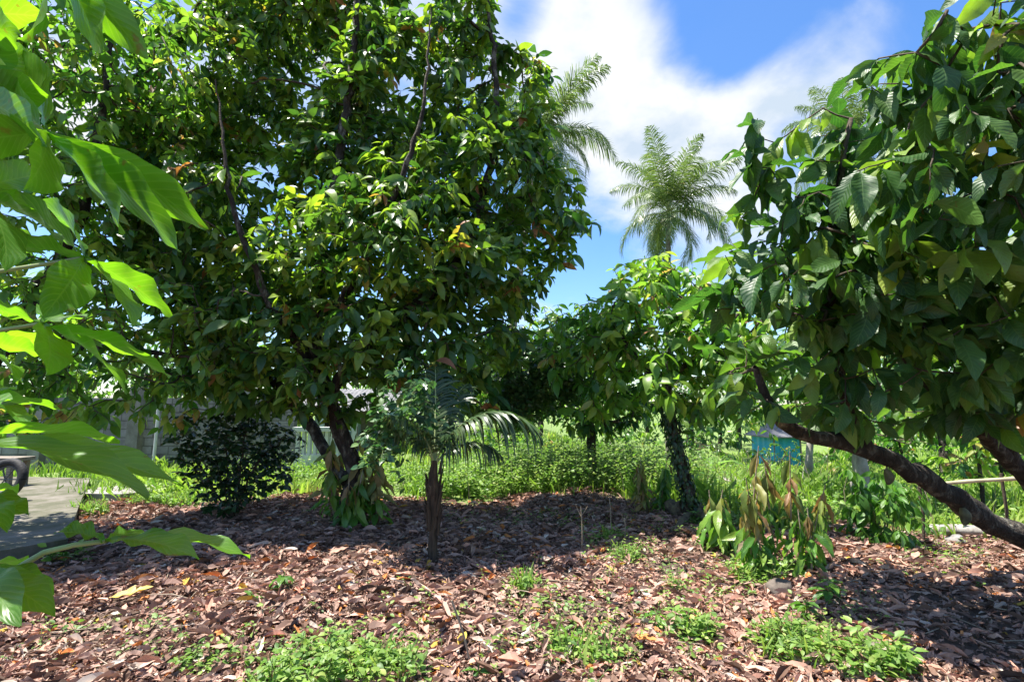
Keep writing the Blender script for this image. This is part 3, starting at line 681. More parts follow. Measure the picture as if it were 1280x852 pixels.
# trees behind
def far_tree(name, label, px, Y, h, blobs, seed, leaf, size=(.2, .34), spacing=.36, bark=M_BARK, r0=.11, lean=(0, 0), group=None, per=(6, 9), tms=TM_LOW, young=.04, bias=0, gap=.55, droop=(.2, 1.1)):
    x = P(px, 510, Y)[0]; b = np.array([x, Y, gz(x, Y)])
    top = b + [lean[0], lean[1], h]
    lm = [(np.array([b-[0, 0, .15], b*.6+top*.4+[.06, 0, 0], top]), r0, r0*.4)]
    bl = [(b+np.array([dx, dy, dz]), rr) for dx, dy, dz, rr in blobs]
    return make_tree(name, label, 'bush' if name == 'bush' else 'tree', b, lm, bl, seed, spacing=spacing, tms=tms, leaf=leaf, bark=bark, per=per, size=size, group=group, first=4, young=young, bias=bias, gap=gap, droop=droop, tip=.006)
GT = 'trees standing behind the clearing'
far_tree('cacao_tree', 'shadowy cacao tree directly behind the tall green weeds', 735, 10.4, 2.0, [(-.1, 0, 2.6, (1.3, 1.1, 1.1)), (-.9, -.2, 2.3, (1.1, .9, 1.0)), (.9, .2, 2.2, (1.0, .9, .9)), (-1.4, .3, 1.7, (.9, .7, .7)), (-2.0, .2, 2.5, (.8, .7, .8)), (.2, -.2, 1.5, (1.0, .7, .5))], 61, M_CACAO, spacing=.22, size=(.18, .27), group=GT, tms=TM_MID)
far_tree('pale_trunk_tree', 'cacao tree whose short pale grey trunk shows under the leaning trunk', 1064, 8.6, 1.7, [(0, 0, 2.5, (1.3, 1.2, .9)), (.8, .3, 2.2, (.9, .9, .7))], 62, M_CACAO, bark=M_PALEBARK, r0=.15, spacing=.34, group=GT)
far_tree('pale_trunk_tree', 'crooked pale trunked tree between the blue hut and the leaning trunk', 996, 10.5, 1.6, [(.3, 0, 2.6, (1.2, 1.1, .8)), (1.0, 0, 2.3, (.8, .8, .6))], 63, M_CACAO, bark=M_PALEBARK, r0=.10, lean=(.35, .1), spacing=.36, group=GT)
far_tree('cacao_tree', 'sunlit young cacao with orange flush leaves at the right edge', 1212, 7.9, 1.0, [(0, 0, 1.15, (.5, .45, .42)), (.5, .2, .9, (.5, .4, .35)), (-.2, -.1, .75, (.4, .3, .25))], 64, M_SUNNY, size=(.15, .24), spacing=.23, r0=.035, group=GT, young=.45, bias=.2, tms=TM_MID)
far_tree('cacao_tree', 'dark cacao tree with a visible brown stem behind the bamboo rail', 1172, 12.0, 2.0, [(0, 0, 2.4, (1.8, 1.2, 1.0)), (1.6, .2, 1.9, (1.2, 1, 1.0)), (-1.3, .1, 2.0, (1.2, 1, .9))], 65, M_CACAO, r0=.12, spacing=.40, group=GT)
far_tree('broadleaf_tree', 'bushy broadleaf tree close behind the block wall at far left', 60, 14.5, 2.4, [(0, 0, 3.0, (2.2, 1.5, 1.4)), (-2, 0, 2.8, (1.6, 1.3, 1.2))], 66, M_CACAO, spacing=.5, size=(.25, .4), group=GT)
far_tree('broadleaf_tree', 'bushy broadleaf tree behind the block wall left of the house', 285, 15.5, 2.4, [(0, 0, 2.9, (2.0, 1.5, 1.2)), (-1.6, 0, 3.2, (1.5, 1.3, 1.2))], 67, M_CACAO, spacing=.5, size=(.25, .4), group=GT)
far_tree('broadleaf_tree', 'rounded light green tree behind the tall weeds near the house', 560, 19.0, 2.2, [(0, 0, 2.6, (2.1, 1.6, 1.1)), (1.9, 0, 2.1, (1.5, 1.3, .9))], 68, M_SUNNY, spacing=.5, size=(.25, .4), group=GT)
far_tree('broadleaf_tree', 'light green tree far behind the shadowy cacao at centre', 675, 24.0, 2.6, [(0, 0, 2.7, (2.4, 1.6, 1.4)), (2.3, 0, 2.2, (1.8, 1.4, 1.1))], 69, M_SUNNY, spacing=.6, size=(.3, .45), group=GT)
far_tree('broadleaf_tree', 'dense green tree left of the blue hut', 862, 21.0, 2.6, [(0, 0, 2.5, (2.2, 1.6, 1.5)), (1.9, .3, 1.9, (1.4, 1.3, 1.2))], 70, M_CACAO, spacing=.52, size=(.28, .42), group=GT)
far_tree('broadleaf_tree', 'tall dense green tree rising behind the roof of the blue hut', 985, 30.0, 4.0, [(0, 0, 3.9, (2.6, 1.8, 2.2)), (-2.2, 0, 3.4, (1.9, 1.6, 1.6)), (2.6, 0, 3.2, (2.0, 1.6, 1.7))], 71, M_CACAO, spacing=.66, size=(.35, .5), group=GT)
far_tree('broadleaf_tree', 'dark green tree filling the gap below the leaning trunk', 1105, 19.0, 3.0, [(0, 0, 2.7, (2.3, 1.5, 1.6)), (2.3, .2, 2.4, (1.9, 1.4, 1.4)), (-1.8, 0, 2.2, (1.4, 1.3, 1.2))], 72, M_CACAO, spacing=.52, size=(.28, .42), group=GT)
far_tree('broadleaf_tree', 'dark green tree farthest right behind the bamboo rail', 1275, 16.0, 3.0, [(0, 0, 2.7, (2.4, 1.5, 1.6)), (2.3, .2, 2.4, (1.9, 1.4, 1.4))], 73, M_CACAO, spacing=.52, size=(.28, .42), group=GT)

for i, (lb, px, Y, lf) in enumerate((('low bright bush left of the young palm fronds behind the weeds', 500, 17.5, M_SUNNY), ('low bush directly above the young palm behind the weeds', 565, 15.5, M_CACAO), ('low bush right of the young palm fronds behind the weeds', 640, 16.5, M_SUNNY),
        ('low bush left of the ivy wrapped trunk behind the weeds', 780, 17.0, M_SUNNY), ('dark feathery bush between the ivy wrapped trunk and the blue hut', 872, 17.0, M_CACAO), ('reddish tinted bush right of the crooked pale trunk', 1085, 13.5, M_SUNNY), ('yellow-green bush behind the bushy glossy sapling', 1120, 13.0, M_SUNNY), ('yellow-green bush under the bamboo rail line at far right', 1240, 11.0, M_SUNNY))):
    far_tree('bush', lb, px, Y, .9, [(-.1, 0, .75, (.95, .8, .7)), (.6, .2, .55, (.7, .6, .5)), (-.7, .2, .5, (.65, .6, .5)), (.1, 0, 1.2, (.6, .5, .45))], 120+i, lf, size=(.14, .26), spacing=.30, r0=.05, group='low bushes along the back of the weeds', young=.3 if 'reddish' in lb else .04, per=(6, 9))
far_tree('bush', 'low spreading bush hiding the foot of the blue hut', 968, 22.0, .3, [(0, 0, .80, (.8, .6, .50)), (-.7, 0, .55, (.6, .5, .42)), (.55, -.2, .75, (.45, .5, .6)), (0, 0, .25, (1.1, .5, .3))], 140, M_SUNNY, size=(.12, .22), spacing=.26, r0=.03, group='low bushes along the back of the weeds')
rng = np.random.default_rng(88); gl, gt = Geo(), Geo()
for i in range(40):
    x = -46 + i*2.45 + rng.normal(0, .8); y = rng.uniform(34, 46); b = np.array([x, y, gz(x, y)]); h = rng.uniform(4, 7.5)
    gt.tube([b-[0, 0, .2], b+[.1, 0, h*.4], b+[0, .1, h*.75]], [.2, .15, .08], 6)
    pts = blob_points(rng, [(b+[rng.normal(0, .6), rng.normal(0, .4), h*f], (rng.uniform(1.5, 2.4), 1.6, rng.uniform(1.0, 1.6))) for f in (.35, .6, .8)], .62, .5, .5)
    pts = np.repeat(pts, 4, 0) + rng.normal(0, .25, (len(pts)*4, 3)); m = len(pts)
    dr = rng.normal(size=(m, 3)); dr[:, 2] -= .4; gl.leaves(TM_LOW[i % 2], pts, frames(dr, rng.normal(0, .5, (m, 3))+[0, 0, 1])*rng.uniform(.35, .6, m)[:, None, None], np.clip(rng.normal(.4, .16, m), 0, .8))
o = gl.build('woods', M_CACAO, kind='stuff'); o['label'] = 'far green wood along the back of the fields'; o['category'] = 'woods'
o = gt.build('woods_trunks', M_BARK, kind='stuff'); o['label'] = 'stems of the far green wood'; o['category'] = 'woods'

# ------------------------------------------------------------------ coconut palms
def frond_geo(gl, gs, rng, base, az, elev, length, bend, leaflet=.28, pairs=96, width=.040, hang=1.1, r0=.035):
    n = 26; s_ = np.linspace(0, 1, n); e = elev - bend*s_**1.25
    side0 = np.array([-math.sin(az), math.cos(az), 0.]); h = np.array([math.cos(az), math.sin(az), 0.])
    d = h[None]*np.cos(e)[:, None] + np.array([0, 0, 1.])[None]*np.sin(e)[:, None] + side0[None]*(.18*rng.normal()*s_)[:, None]
    p = np.asarray(base) + np.vstack([[0, 0, 0], np.cumsum(d[:-1]*length/(n-1), 0)])
    gs.tube(p, np.linspace(r0, r0*.15, n), 5, cap=False)
    t = np.repeat(np.linspace(.14, .995, pairs), 2); sg = np.tile([1., -1.], pairs)
    keep = rng.random(len(t)) > .09; t, sg = t[keep], sg[keep]; t = np.clip(t + rng.normal(0, .006, len(t)), 0, 1)
    idx = np.clip((t*(n-1)).astype(int), 0, n-2); fr = t*(n-1)-idx
    p0 = p[idx]*(1-fr)[:, None] + p[idx+1]*fr[:, None]; dd = d[idx]
    ll = length*leaflet*(np.sin(math.pi*np.clip(.12+.86*t, 0, 1))**.6)*rng.uniform(.85, 1.1, len(t))
    upv = np.cross(dd, np.broadcast_to(side0, dd.shape)); upv *= np.sign(upv[:, 2:3]+1e-6)
    out = side0[None]*sg[:, None] + dd*(.45+.7*t)[:, None] + upv*.22
    out /= np.linalg.norm(out, axis=1)[:, None]
    dn = np.array([0, 0, -1.]); hg = hang*rng.uniform(.35, 1.5, len(t))
    k = 5; u = np.linspace(0, 1, k)
    c = p0[:, None] + ll[:, None, None]*(out[:, None]*u[None, :, None]*(1-.25*hg[:, None, None]*u[None, :, None]) + dn*(hg[:, None, None]*.55*(u**2)[None, :, None]))
    wdir = dd + rng.normal(0, .12, dd.shape)
    wd = width*length/4*np.array([.5, 1, .95, .7, .12])
    A = c + wdir[:, None]*wd[None, :, None]*.5; B = c - wdir[:, None]*wd[None, :, None]*.5
    v = np.stack([A, B], 2).reshape(-1, 3); m = len(t)
    f = []; b0 = np.arange(m)[:, None]*2*k; j = np.arange(k-1)[None]*2
    f = np.stack([b0+j, b0+j+1, b0+j+3, b0+j+2], -1).reshape(-1, 4)
    gl.add(v, f, r=np.repeat(np.clip(rng.normal(.45, .2, m), 0, 1), 2*k))

def coconut_palm(label, top, seed, nf=24, flen=4.2, rad=.16, lean=0.0, nuts=7):
    rng = np.random.default_rng(seed); top = np.asarray(top, float)
    bx_, by = top[0]+lean, top[1]; base = np.array([bx_, by, gz(bx_, by)])
    root = thing('coconut_palm', label, 'palm tree', base, 'tall coconut palms')
    h = top[2]-base[2]; u = np.linspace(0, 1, 30)
    pts = base + np.stack([-lean*u**1.6, 0*u, h*u], 1); pts[0, 2] -= .3
    rr = rad*(1.25-.45*u) * (1 + .05*np.sin(u*160)); g = Geo(); g.tube(pts, rr, 12, .03, rng); g.build('trunk', M_PALMTRUNK, root)
    for i in range(nf):
        a = i*2.39996 + rng.normal(0, .35); q = np.clip(i/(nf-1) + rng.normal(0, .05), 0, 1)
        el = R(84 - 106*q**1.1) + rng.normal(0, .1); bend = R(62 + 62*q) + rng.normal(0, .25)
        if q > .9: el = R(-30) + rng.normal(0, .1)
        gl, gs = Geo(), Geo()
        frond_geo(gl, gs, rng, top + np.array([0, 0, .25-.3*q]), a, el, flen*rng.uniform(.85, 1.08)*(.8+.2*math.sin(math.pi*min(1, q+.2))), bend)
        fo = gl.build('frond', M_PALM, root); gs.build('rachis', M_PALESTEM, fo)
    for i in range(nuts):
        a = rng.uniform(0, 6.28); c = top + np.array([.32*math.cos(a), .32*math.sin(a), -.3-.25*rng.random()])
        g = Geo(); t = np.linspace(0, 1, 8); g.tube(c + np.outer(t-.5, [0, 0, .34]), .14*np.sin(math.pi*np.clip(t, .03, .97))**.6, 10); g.build('coconut', M_SAP if i % 2 else M_POD, root)
coconut_palm('tall coconut palm with its whole crown against the clouds at centre', P(836, 268, 27), 101, 33, 4.6, lean=-.5)
coconut_palm('coconut palm half hidden behind the right side of the largest cacao crown', P(676, 180, 22), 104, 28, 4.2, lean=-1.6)
coconut_palm('coconut palm almost hidden behind the crown of the near right cacao', P(1062, 190, 24), 103, 26, 4.3, lean=-.3)

# small palm in the middle of the litter
bS = G(541, 703); rng = np.random.default_rng(9)
root = thing('young_palm', 'young coconut palm with a short fibrous trunk standing in the dead leaves', 'palm', bS)
g = Geo(); YS = bS[1]
pts = np.vstack([[bS-[0, 0, .05]], PP((541, 680, YS), (543, 640, YS), (541, 600, YS), (543, 575, YS))]); q = smooth_poly(pts, .05)
g.tube(q, np.interp(np.linspace(0, 1, len(q)), [0, .1, .4, .75, 1], [.075, .045, .04, .062, .025]), 12, .14, rng)
for i in range(26):   # old leaf bases
    a = rng.uniform(0, 6.28); z = rng.uniform(.25, .9); c = bS + np.array([.048*math.cos(a), .048*math.sin(a), z])
    g.tube([c, c+np.array([.02*math.cos(a), .02*math.sin(a), .13]), c+np.array([.05*math.cos(a), .05*math.sin(a), .24])], [.018, .013, .004], 5)
g.build('trunk', M_FIBRE, root)
top = q[-1]-[0, 0, .05]
for az, el, ln, bd in ((4, 70, 1.35, 128), (14, 52, .8, 110), (95, 80, 1.25, 45), (120, 78, 1.15, 60), (170, 68, .85, 105), (232, 74, .8, 75), (60, 78, 1.1, 60)):
    gl, gs = Geo(), Geo(); frond_geo(gl, gs, rng, top, R(az), R(el), ln, R(bd), leaflet=.40, pairs=54, width=.085, hang=1.3, r0=.013)
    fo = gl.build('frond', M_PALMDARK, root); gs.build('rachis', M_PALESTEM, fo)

# ------------------------------------------------------------------ shrubs, saplings, climbers
def shrub(name, label, cat, base, blobs, seed, stems=5, mat=M_DARK, tms=TM_OVAL, size=(.06, .10), spacing=.12, per=(5, 8), droop=(.0, .6), stem_r=.012, group=None, young=0, gap=.5, smat=M_TWIG):
    rng = np.random.default_rng(seed); root = thing(name, label, cat, base, group); sk = Skel(rng); base = np.asarray(base)
    cs = [np.asarray(c) for c, _ in blobs]
    for i in range(stems):
        c = cs[i % len(cs)] + rng.normal(0, .08, 3); st = base + np.append(rng.normal(0, .05, 2), -.03)
        sk.limb([st, (st+c)/2 + rng.normal(0, .05, 3), c], stem_r, stem_r*.5, step=.08)
    sk.reach(blob_points(rng, blobs, spacing, .6, gap, 2.5), step=.08); sk.radii(.002)
    g = Geo()
    for ch in sk.chains(): g.tube(sk.p[ch], sk.r[ch], 5, cap=False)
    g.build('stems', smat, root)
    gl = Geo(); cluster_leaves(gl, rng, sk, tms, per, size, droop, back=.16, young=young); gl.build('foliage', mat, root)
    return root
b = G(290, 650)
shrub('shrub', 'dark small-leaved shrub with many stems in front of the block wall', 'shrub', b, [(b+[-.1, 0, 1.0], (.72, .5, .45)), (b+[.25, 0, .65], (.55, .45, .4)), (b+[-.35, .1, .75], (.45, .4, .38)), (b+[.55, 0, .95], (.35, .3, .35)), (b+[-.1, -.1, .3], (.4, .3, .2)), (b+[-.75, .2, 1.25], (.3, .3, .2)), (b+[0, 0, .8], (.6, .4, .6)), (b+[.1, 0, 1.35], (.4, .35, .3))], 201, 9, size=(.08, .13), spacing=.115, gap=.3)
b = G(1112, 684)
shrub('sapling', 'bushy glossy green cacao sapling under the leaning trunk', 'sapling', b, [(b+[0, 0, .30], (.46, .36, .30)), (b+[-.08, 0, .62], (.36, .28, .26)), (b+[.15, 0, .55], (.32, .25, .25)), (b+[-.22, 0, .82], (.2, .15, .16))], 202, 8, mat=M_SAP, tms=TM_MID, size=(.14, .23), spacing=.14, droop=(.5, 1.6), gap=.3, smat=M_STEM)

def droopy(label, stems, seed, group='limp-leaved cacao saplings', n=(9, 13), size=(.22, .34), brown=.5):
    """sapling with long leaves hanging limp down its stems: stems = (ground pixel, height, top brown share)"""
    rng = np.random.default_rng(seed); b0 = G(*stems[0][0]); root = thing('sapling', label, 'sapling', b0, group)
    gg, gb = Geo(), Geo()
    for (pix, h, br) in stems:
        h *= 1.18; b = G(*pix); top = b + np.array([rng.normal(0, .09), rng.normal(0, .09), h])
        q = smooth_poly([b-[0, 0, .03], (b+top)/2+rng.normal(0, .025, 3), top], .06); gs = Geo(); gs.tube(q, np.linspace(.011, .005, len(q)), 6); gs.build('stem', M_DRYSTEM, root)
        m = rng.integers(*n)*2
        u = np.sort(rng.uniform(.22, 1, m)); idx = (u*(len(q)-1)).astype(int); p = q[idx]
        az = np.arange(m)*2.4 + rng.uniform(0, 6)
        d = np.stack([np.cos(az)*.85, np.sin(az)*.85, -rng.uniform(.2, 1.7, m)], 1); d[u < .5, 2] *= .4; d[u > .8, 2] -= .8
        upv = np.stack([np.cos(az), np.sin(az), np.full(m, .5)], 1)
        sz = rng.uniform(*size, m); Mx = frames(d, upv, rng.normal(0, .4, m))*sz[:, None, None]
        isb = (u > 1-br)
        for g, mk in ((gb, isb), (gg, ~isb)):
            w = rng.integers(0, 4, m)
            for k in range(4): g.leaves(TM_LONG[k], p[mk & (w == k)], Mx[mk & (w == k)], rng.uniform(.2, 1, int((mk & (w == k)).sum())) if g is gb else rng.uniform(.1, .95, int((mk & (w == k)).sum())))
    gg.build('foliage', M_SAP, root)
    if gb.n: gb.build('flush_leaves', M_WILT, root)
    return root
droopy('cluster of saplings with limp brown top leaves beside the mossy root', [((944, 716), 1.0, .5), ((990, 712), .92, .55), ((965, 724), .75, .4), ((1008, 716), .66, .2), ((925, 706), .75, .35), ((994, 724), .5, .0), ((938, 724), .55, .1), ((972, 712), .85, .25), ((1015, 722), .5, .1)], 301, n=(9, 13), size=(.16, .30))
droopy('low limp green sapling just left of the brown-topped saplings', [((905, 690), .55, .1), ((893, 682), .5, .2), ((915, 694), .4, .0)], 302)
droopy('narrow sapling with rusty hanging leaves left of the ivy wrapped trunk', [((808, 640), .66, .95), ((812, 643), .55, .9), ((824, 642), .66, .05), ((828, 639), .5, .0)], 303, n=(14, 18), size=(.16, .26))
droopy('sapling with yellowish hanging leaves hugging the foot of the forked trunk', [((452, 655), 1.05, .75), ((464, 650), .9, .6), ((418, 652), .95, .4), ((440, 662), .7, .3), ((470, 658), .75, .5), ((405, 648), .75, .6), ((428, 660), .5, .2)], 304, n=(13, 18), size=(.22, .34))

def climber(name, label, centres, seed, mat=M_CREEP, size=(.035, .065), count=900):
    """creeper: small leaves along hanging strands; centres = (point, radius, drop)"""
    rng = np.random.default_rng(seed); root = thing(name, label, 'climber', centres[0][0])
    gs, gl = Geo(), Geo(); per = count//len(centres)
    for c, rad, drop in centres:
        c = np.asarray(c)
        for _ in range(max(2, per//26)):
            d = rng.normal(size=3); d /= np.linalg.norm(d); st = c + d*np.asarray(rad)
            k = 8; q = st + np.cumsum(np.vstack([[0, 0, 0], rng.normal(0, .045, (k-1, 3)) + [0, 0, -drop/k]]), 0)
            gs.tube(q, .003, 4, cap=False); m = 26
            u = rng.uniform(0, k-1.001, m); i = u.astype(int); p = q[i]*(1-(u-i))[:, None] + q[i+1]*(u-i)[:, None] + rng.normal(0, .03, (m, 3))
            dr = rng.normal(size=(m, 3)); dr[:, 2] = -np.abs(dr[:, 2])*.6; upv = rng.normal(0, .5, (m, 3)) + [0, -.4, .9]
            gl.leaves(TM_OVAL[0], p, frames(dr, upv)*rng.uniform(*size, m)[:, None, None]*1.6, rng.uniform(0, 1, m))
    gs.build('strands', M_STEM, root); gl.build('foliage', mat, root)
climber('creeper', 'pale small-leaved creeper draped over branches right of the largest cacao', [(P(655, 440, 8.2), (.5, .35, .35), .45), (P(690, 470, 8.4), (.45, .35, .3), .4), (P(640, 490, 8.3), (.3, .3, .2), .35), (P(720, 430, 8.4), (.35, .35, .3), .4)], 401, count=6500, size=(.045, .08))
climber('creeper', 'dark creeper hanging over the fronds of the young palm', [(P(505, 470, 5.0), (.22, .2, .25), .4), (P(478, 540, 5.0), (.14, .15, .2), .3)], 402, mat=M_CREEP, count=600)
rng = np.random.default_rng(403); root = thing('ivy', 'ivy climbing the slender trunk right of centre', 'climber', bC)
tr = smooth_poly(limbsC[0][0], .02); sel = tr[(tr[:, 2] > .25) & (tr[:, 2] < 1.6)]
m = 620; i = rng.integers(0, len(sel), m); az = rng.uniform(0, 6.28, m); od = np.stack([np.cos(az), np.sin(az), 0*az], 1)
gl = Geo(); gl.leaves(TM_OVAL[1], sel[i]+od*rng.uniform(.07, .13, m)[:, None], frames(od*.5+np.stack([0*az, 0*az, -np.ones(m)], 1)+rng.normal(0, .3, (m, 3)), od+[0, 0, .4])*rng.uniform(.05, .085, m)[:, None, None], rng.uniform(0, 1, m)); gl.build('foliage', M_DARK, root)
gs = Geo()
for k in range(3):
    a = np.linspace(0, 5, len(sel)) + k*2.1; gs.tube(sel + np.stack([np.cos(a), np.sin(a), 0*a], 1)*.08, .006, 4, cap=False)
gs.build('strands', M_TWIG, root)

# broad pale-leaved plant in the weeds
def broadleaf(label, px, py, seed, n=7, ln=.55):
    rng = np.random.default_rng(seed); b = G(px, py); root = thing('broadleaf_plant', label, 'plant', b); tm = leaf_tm(12, 5, .36, .5, .35, .5, wave=.1, petiole=.2)
    for i in range(n):
        a = i*2.4; d = np.array([[math.cos(a)*.6, math.sin(a)*.6, 1.0]]); g = Geo(); u = np.array([[-math.cos(a), -math.sin(a), .7]])
        g.leaves(tm, np.array([b]), frames(d, u)*ln*rng.uniform(.7, 1.1), np.array([rng.random()])); g.build('leaf', M_BANANA, root)
broadleaf('plant with broad pale green upright leaves behind the ivy wrapped trunk', 886, 596, 1, 7, .95)
broadleaf('small broad-leaved plant in the grass left of the blue hut', 935, 592, 2, 6, .7)

# ------------------------------------------------------------------ ground cover (uncountable)
rng = np.random.default_rng(500)
def in_view(x, y, m=1.25): return np.abs(x) < (y+.6)*m
# dead leaves
TM_DEAD = [leaf_tm(6, 3, .34, .15, -.5, .5, curl=.9, twist=.7, seed=1), leaf_tm(6, 3, .27, -.35, 1.1, .5, twist=-.9, seed=2), leaf_tm(6, 3, .36, .3, .1, .5, curl=-.6, twist=.3), leaf_tm(6, 3, .22, -.2, 1.8, .45, twist=1.2), leaf_tm(5, 3, .32, .05, .3, .5)]
n = 290000; y = rng.uniform(1.7, 9.8, n); x = rng.uniform(-1, 1, n)*(y+.6)*1.12
ln0 = rng.random(n); dens = (1-grassy(x, y))*np.clip((y+3)/9, .35, 1)
bare = np.exp(-((x-.72)**2/.5+(y-4.95)**2/.12))*.9 + .75*sstep(.2, .55, np.sin(2.1*x+1)*np.sin(1.9*y+.4)+.3*np.sin(5*x)*np.sin(4.3*y))
pave = (x < np.interp(y, [4.3, 5.3, 7.4, 10.2], [-4.4, -4.62, -6.25, -8.3]))
k = (rng.random(n) < dens*(1-bare)) & ~pave
x, y, ln0 = x[k], y[k], ln0[k]; n = len(x)
ln = np.where(ln0 < .035, rng.uniform(.12, .20, n), rng.gamma(4, .0165, n).clip(.022, .15))*np.where(y < 3.6, .9, 1.0)
pos = np.stack([x, y, terrain(x, y)+np.where(ln0 < .06, .05, rng.uniform(.004, .045, n))], 1)
az = rng.uniform(0, 6.28, n); d = np.stack([np.cos(az), np.sin(az), rng.normal(0, .14, n)], 1); up = rng.normal(0, .19, (n, 3)); up[:, 2] = 1
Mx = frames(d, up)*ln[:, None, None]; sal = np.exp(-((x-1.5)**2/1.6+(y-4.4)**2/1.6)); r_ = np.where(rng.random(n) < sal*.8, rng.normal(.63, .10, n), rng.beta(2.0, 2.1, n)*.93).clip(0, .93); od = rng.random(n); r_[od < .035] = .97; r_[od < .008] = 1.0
# more salmon leaves right of centre, mixed browns elsewhere
w = rng.integers(0, 5, n); g = Geo()
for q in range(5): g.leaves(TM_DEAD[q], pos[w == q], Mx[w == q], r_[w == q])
g.v = [v + rng.normal(0, .0034, v.shape)*(1, 1, 1.15) for v in g.v]
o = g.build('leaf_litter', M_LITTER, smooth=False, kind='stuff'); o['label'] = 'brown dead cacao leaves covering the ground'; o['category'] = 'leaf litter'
# fine twigs in the litter
g = Geo()
for _ in range(420):
    yy = rng.uniform(2.3, 9); xx = rng.uniform(-1, 1)*(yy+.3)*1.05
    if grassy(xx, yy) > .5 or xx < -4: continue
    a = rng.uniform(0, 6.28); l_ = rng.uniform(.1, .45); c = np.array([xx, yy, gz(xx, yy)+.045]); dd = np.array([math.cos(a), math.sin(a), rng.normal(0, .08)])*l_/2
    g.tube([c-dd, c+rng.normal(0, .012, 3), c+dd], [.004, .005, .002], 4, cap=False)
o = g.build('litter_twigs', M_DRYSTEM, kind='stuff'); o['label'] = 'thin dry twigs scattered over the dead leaves'; o['category'] = 'twigs'

# grass: blades
def blade_tm(bend, seed):
    k = 4; u = np.linspace(0, 1, k); w = np.array([.05, .045, .03, .003]); v = []
    for i in range(k): v += [[-w[i], bend*u[i]**2, u[i]], [w[i], bend*u[i]**2, u[i]*(1-.2*bend*u[i])]]
    f = [[2*i, 2*i+1, 2*i+3, 2*i+2] for i in range(k-1)]; return np.array(v), np.array(f), np.tile([[.5, .5]], (2*k, 1))
BL = [blade_tm(b_, 0) for b_ in (.15, .4, .7)]
def scatter_grass(n, ylo, yhi, hfun, densfun, wide=1.0):
    y = np.exp(rng.uniform(math.log(ylo), math.log(yhi), n)); x = rng.uniform(-1, 1, n)*(y+.6)*1.15
    k = rng.random(n) < densfun(x, y); return x[k], y[k]
x, y = scatter_grass(7600, 6.2, 34, None, lambda x, y: grassy(x, y)*(.35+.65*(np.sin(x*1.9+y)*np.sin(y*1.3-x*.7) > -.35)))
pave = (x < np.interp(y, [4.3, 5.3, 7.4, 10.2, 10.3], [-4.4, -4.62, -6.25, -8.3, -99])); x, y = x[~pave], y[~pave]
nb = 9; X = np.repeat(x, nb)+rng.normal(0, .09, len(x)*nb)*np.repeat(1+y*.05, nb); Y = np.repeat(y, nb)+rng.normal(0, .09, len(x)*nb)*np.repeat(1+y*.05, nb)
h = rng.uniform(.10, .36, len(X))*(1+.5*np.sin(X*1.1+2)*np.sin(Y*1.4)); az = rng.uniform(0, 6.28, len(X)); wf = 1+np.maximum(0, Y-9)*.06
Mx = np.zeros((len(X), 3, 3)); Mx[:, 0, 0] = np.cos(az)*h*wf; Mx[:, 1, 0] = np.sin(az)*h*wf; Mx[:, 0, 1] = -np.sin(az)*h; Mx[:, 1, 1] = np.cos(az)*h; Mx[:, 2, 2] = h
pos = np.stack([X, Y, terrain(X, Y)-.01], 1); w = rng.integers(0, 3, len(X)); rr = np.clip(rng.normal(.45, .2, len(X)) + .3*np.sin(X*.9+1.3*np.sin(Y*.6))*np.sin(Y*.8), 0, 1); g = Geo()
for q in range(3): g.leaves(BL[q], pos[w == q], Mx[w == q], rr[w == q])
o = g.build('grass', M_GRASS, kind='stuff'); o['label'] = 'bright green grass beyond the dead leaves'; o['category'] = 'grass'

# leafy weeds: stems with small leaves
def weeds(xs, ys, hs, leaf=(.03, .07), per=16, gs=None, gl=None, lean=.18):
    for x_, y_, h_ in zip(xs, ys, hs):
        b = np.array([x_, y_, gz(x_, y_)]); t = b + np.array([rng.normal(0, lean*h_), rng.normal(0, lean*h_), h_])
        mid = (b+t)/2 + rng.normal(0, .05*h_, 3); u = np.linspace(0, 1, 5)[:, None]; q = (1-u)**2*b + 2*u*(1-u)*mid + u*u*t
        gs.tube(q, np.linspace(.004, .0015, 5), 3, cap=False)
        m = per; uu = rng.uniform(.15, 1, m)[:, None]; p = (1-uu)**2*b + 2*uu*(1-uu)*mid + uu*uu*t
        a = np.arange(m)*2.4; d = np.stack([np.cos(a), np.sin(a), rng.uniform(-.3, .7, m)], 1)
        p = p + d*rng.uniform(0, .04, m)[:, None]
        s_ = rng.uniform(*leaf, m); gl.leaves(TM_OVAL[rng.integers(0, 2)], p, frames(d, np.array([[0, 0, 1.]])+rng.normal(0, .3, (m, 3)))*s_[:, None, None], np.clip(rng.normal(rng.uniform(.2, .75), .16, m), 0, 1))
gs, gl = Geo(), Geo()
n = 2300; xx = rng.uniform(-1.6, 3.6, n); yy = 8.7 + rng.uniform(0, 1, n)**1.2*4.6
k = (grassy(xx, yy) > .35) & ((rng.random(n) < .9) | (xx < 2.4)); xx, yy = xx[k], yy[k]
weeds(xx, yy, rng.uniform(.25, .72, len(xx))*(.75+.5*sstep(-1, 1, xx)), (.04, .085), 15, gs, gl)
n = 1300; yy = rng.uniform(6.6, 16, n); xx = 2.6 + rng.uniform(0, 1, n)*(yy*1.05); k = grassy(xx, yy) > .4
weeds(xx[k], yy[k], rng.uniform(.08, .34, k.sum()), (.05, .10), 10, gs, gl)
n = 500; yy = rng.uniform(8.6, 13, n); xx = -1.4 - rng.uniform(0, 1, n)*5
weeds(xx, yy, rng.uniform(.15, .5, n), (.04, .08), 12, gs, gl)
o = gl.build('weeds', M_WEED, kind='stuff'); o['label'] = 'tall leafy weeds massed behind the clearing'; o['category'] = 'weeds'
o = gs.build('weed_stalks', M_STEM, kind='stuff'); o['label'] = 'thin green stalks of the massed weeds'; o['category'] = 'weeds'

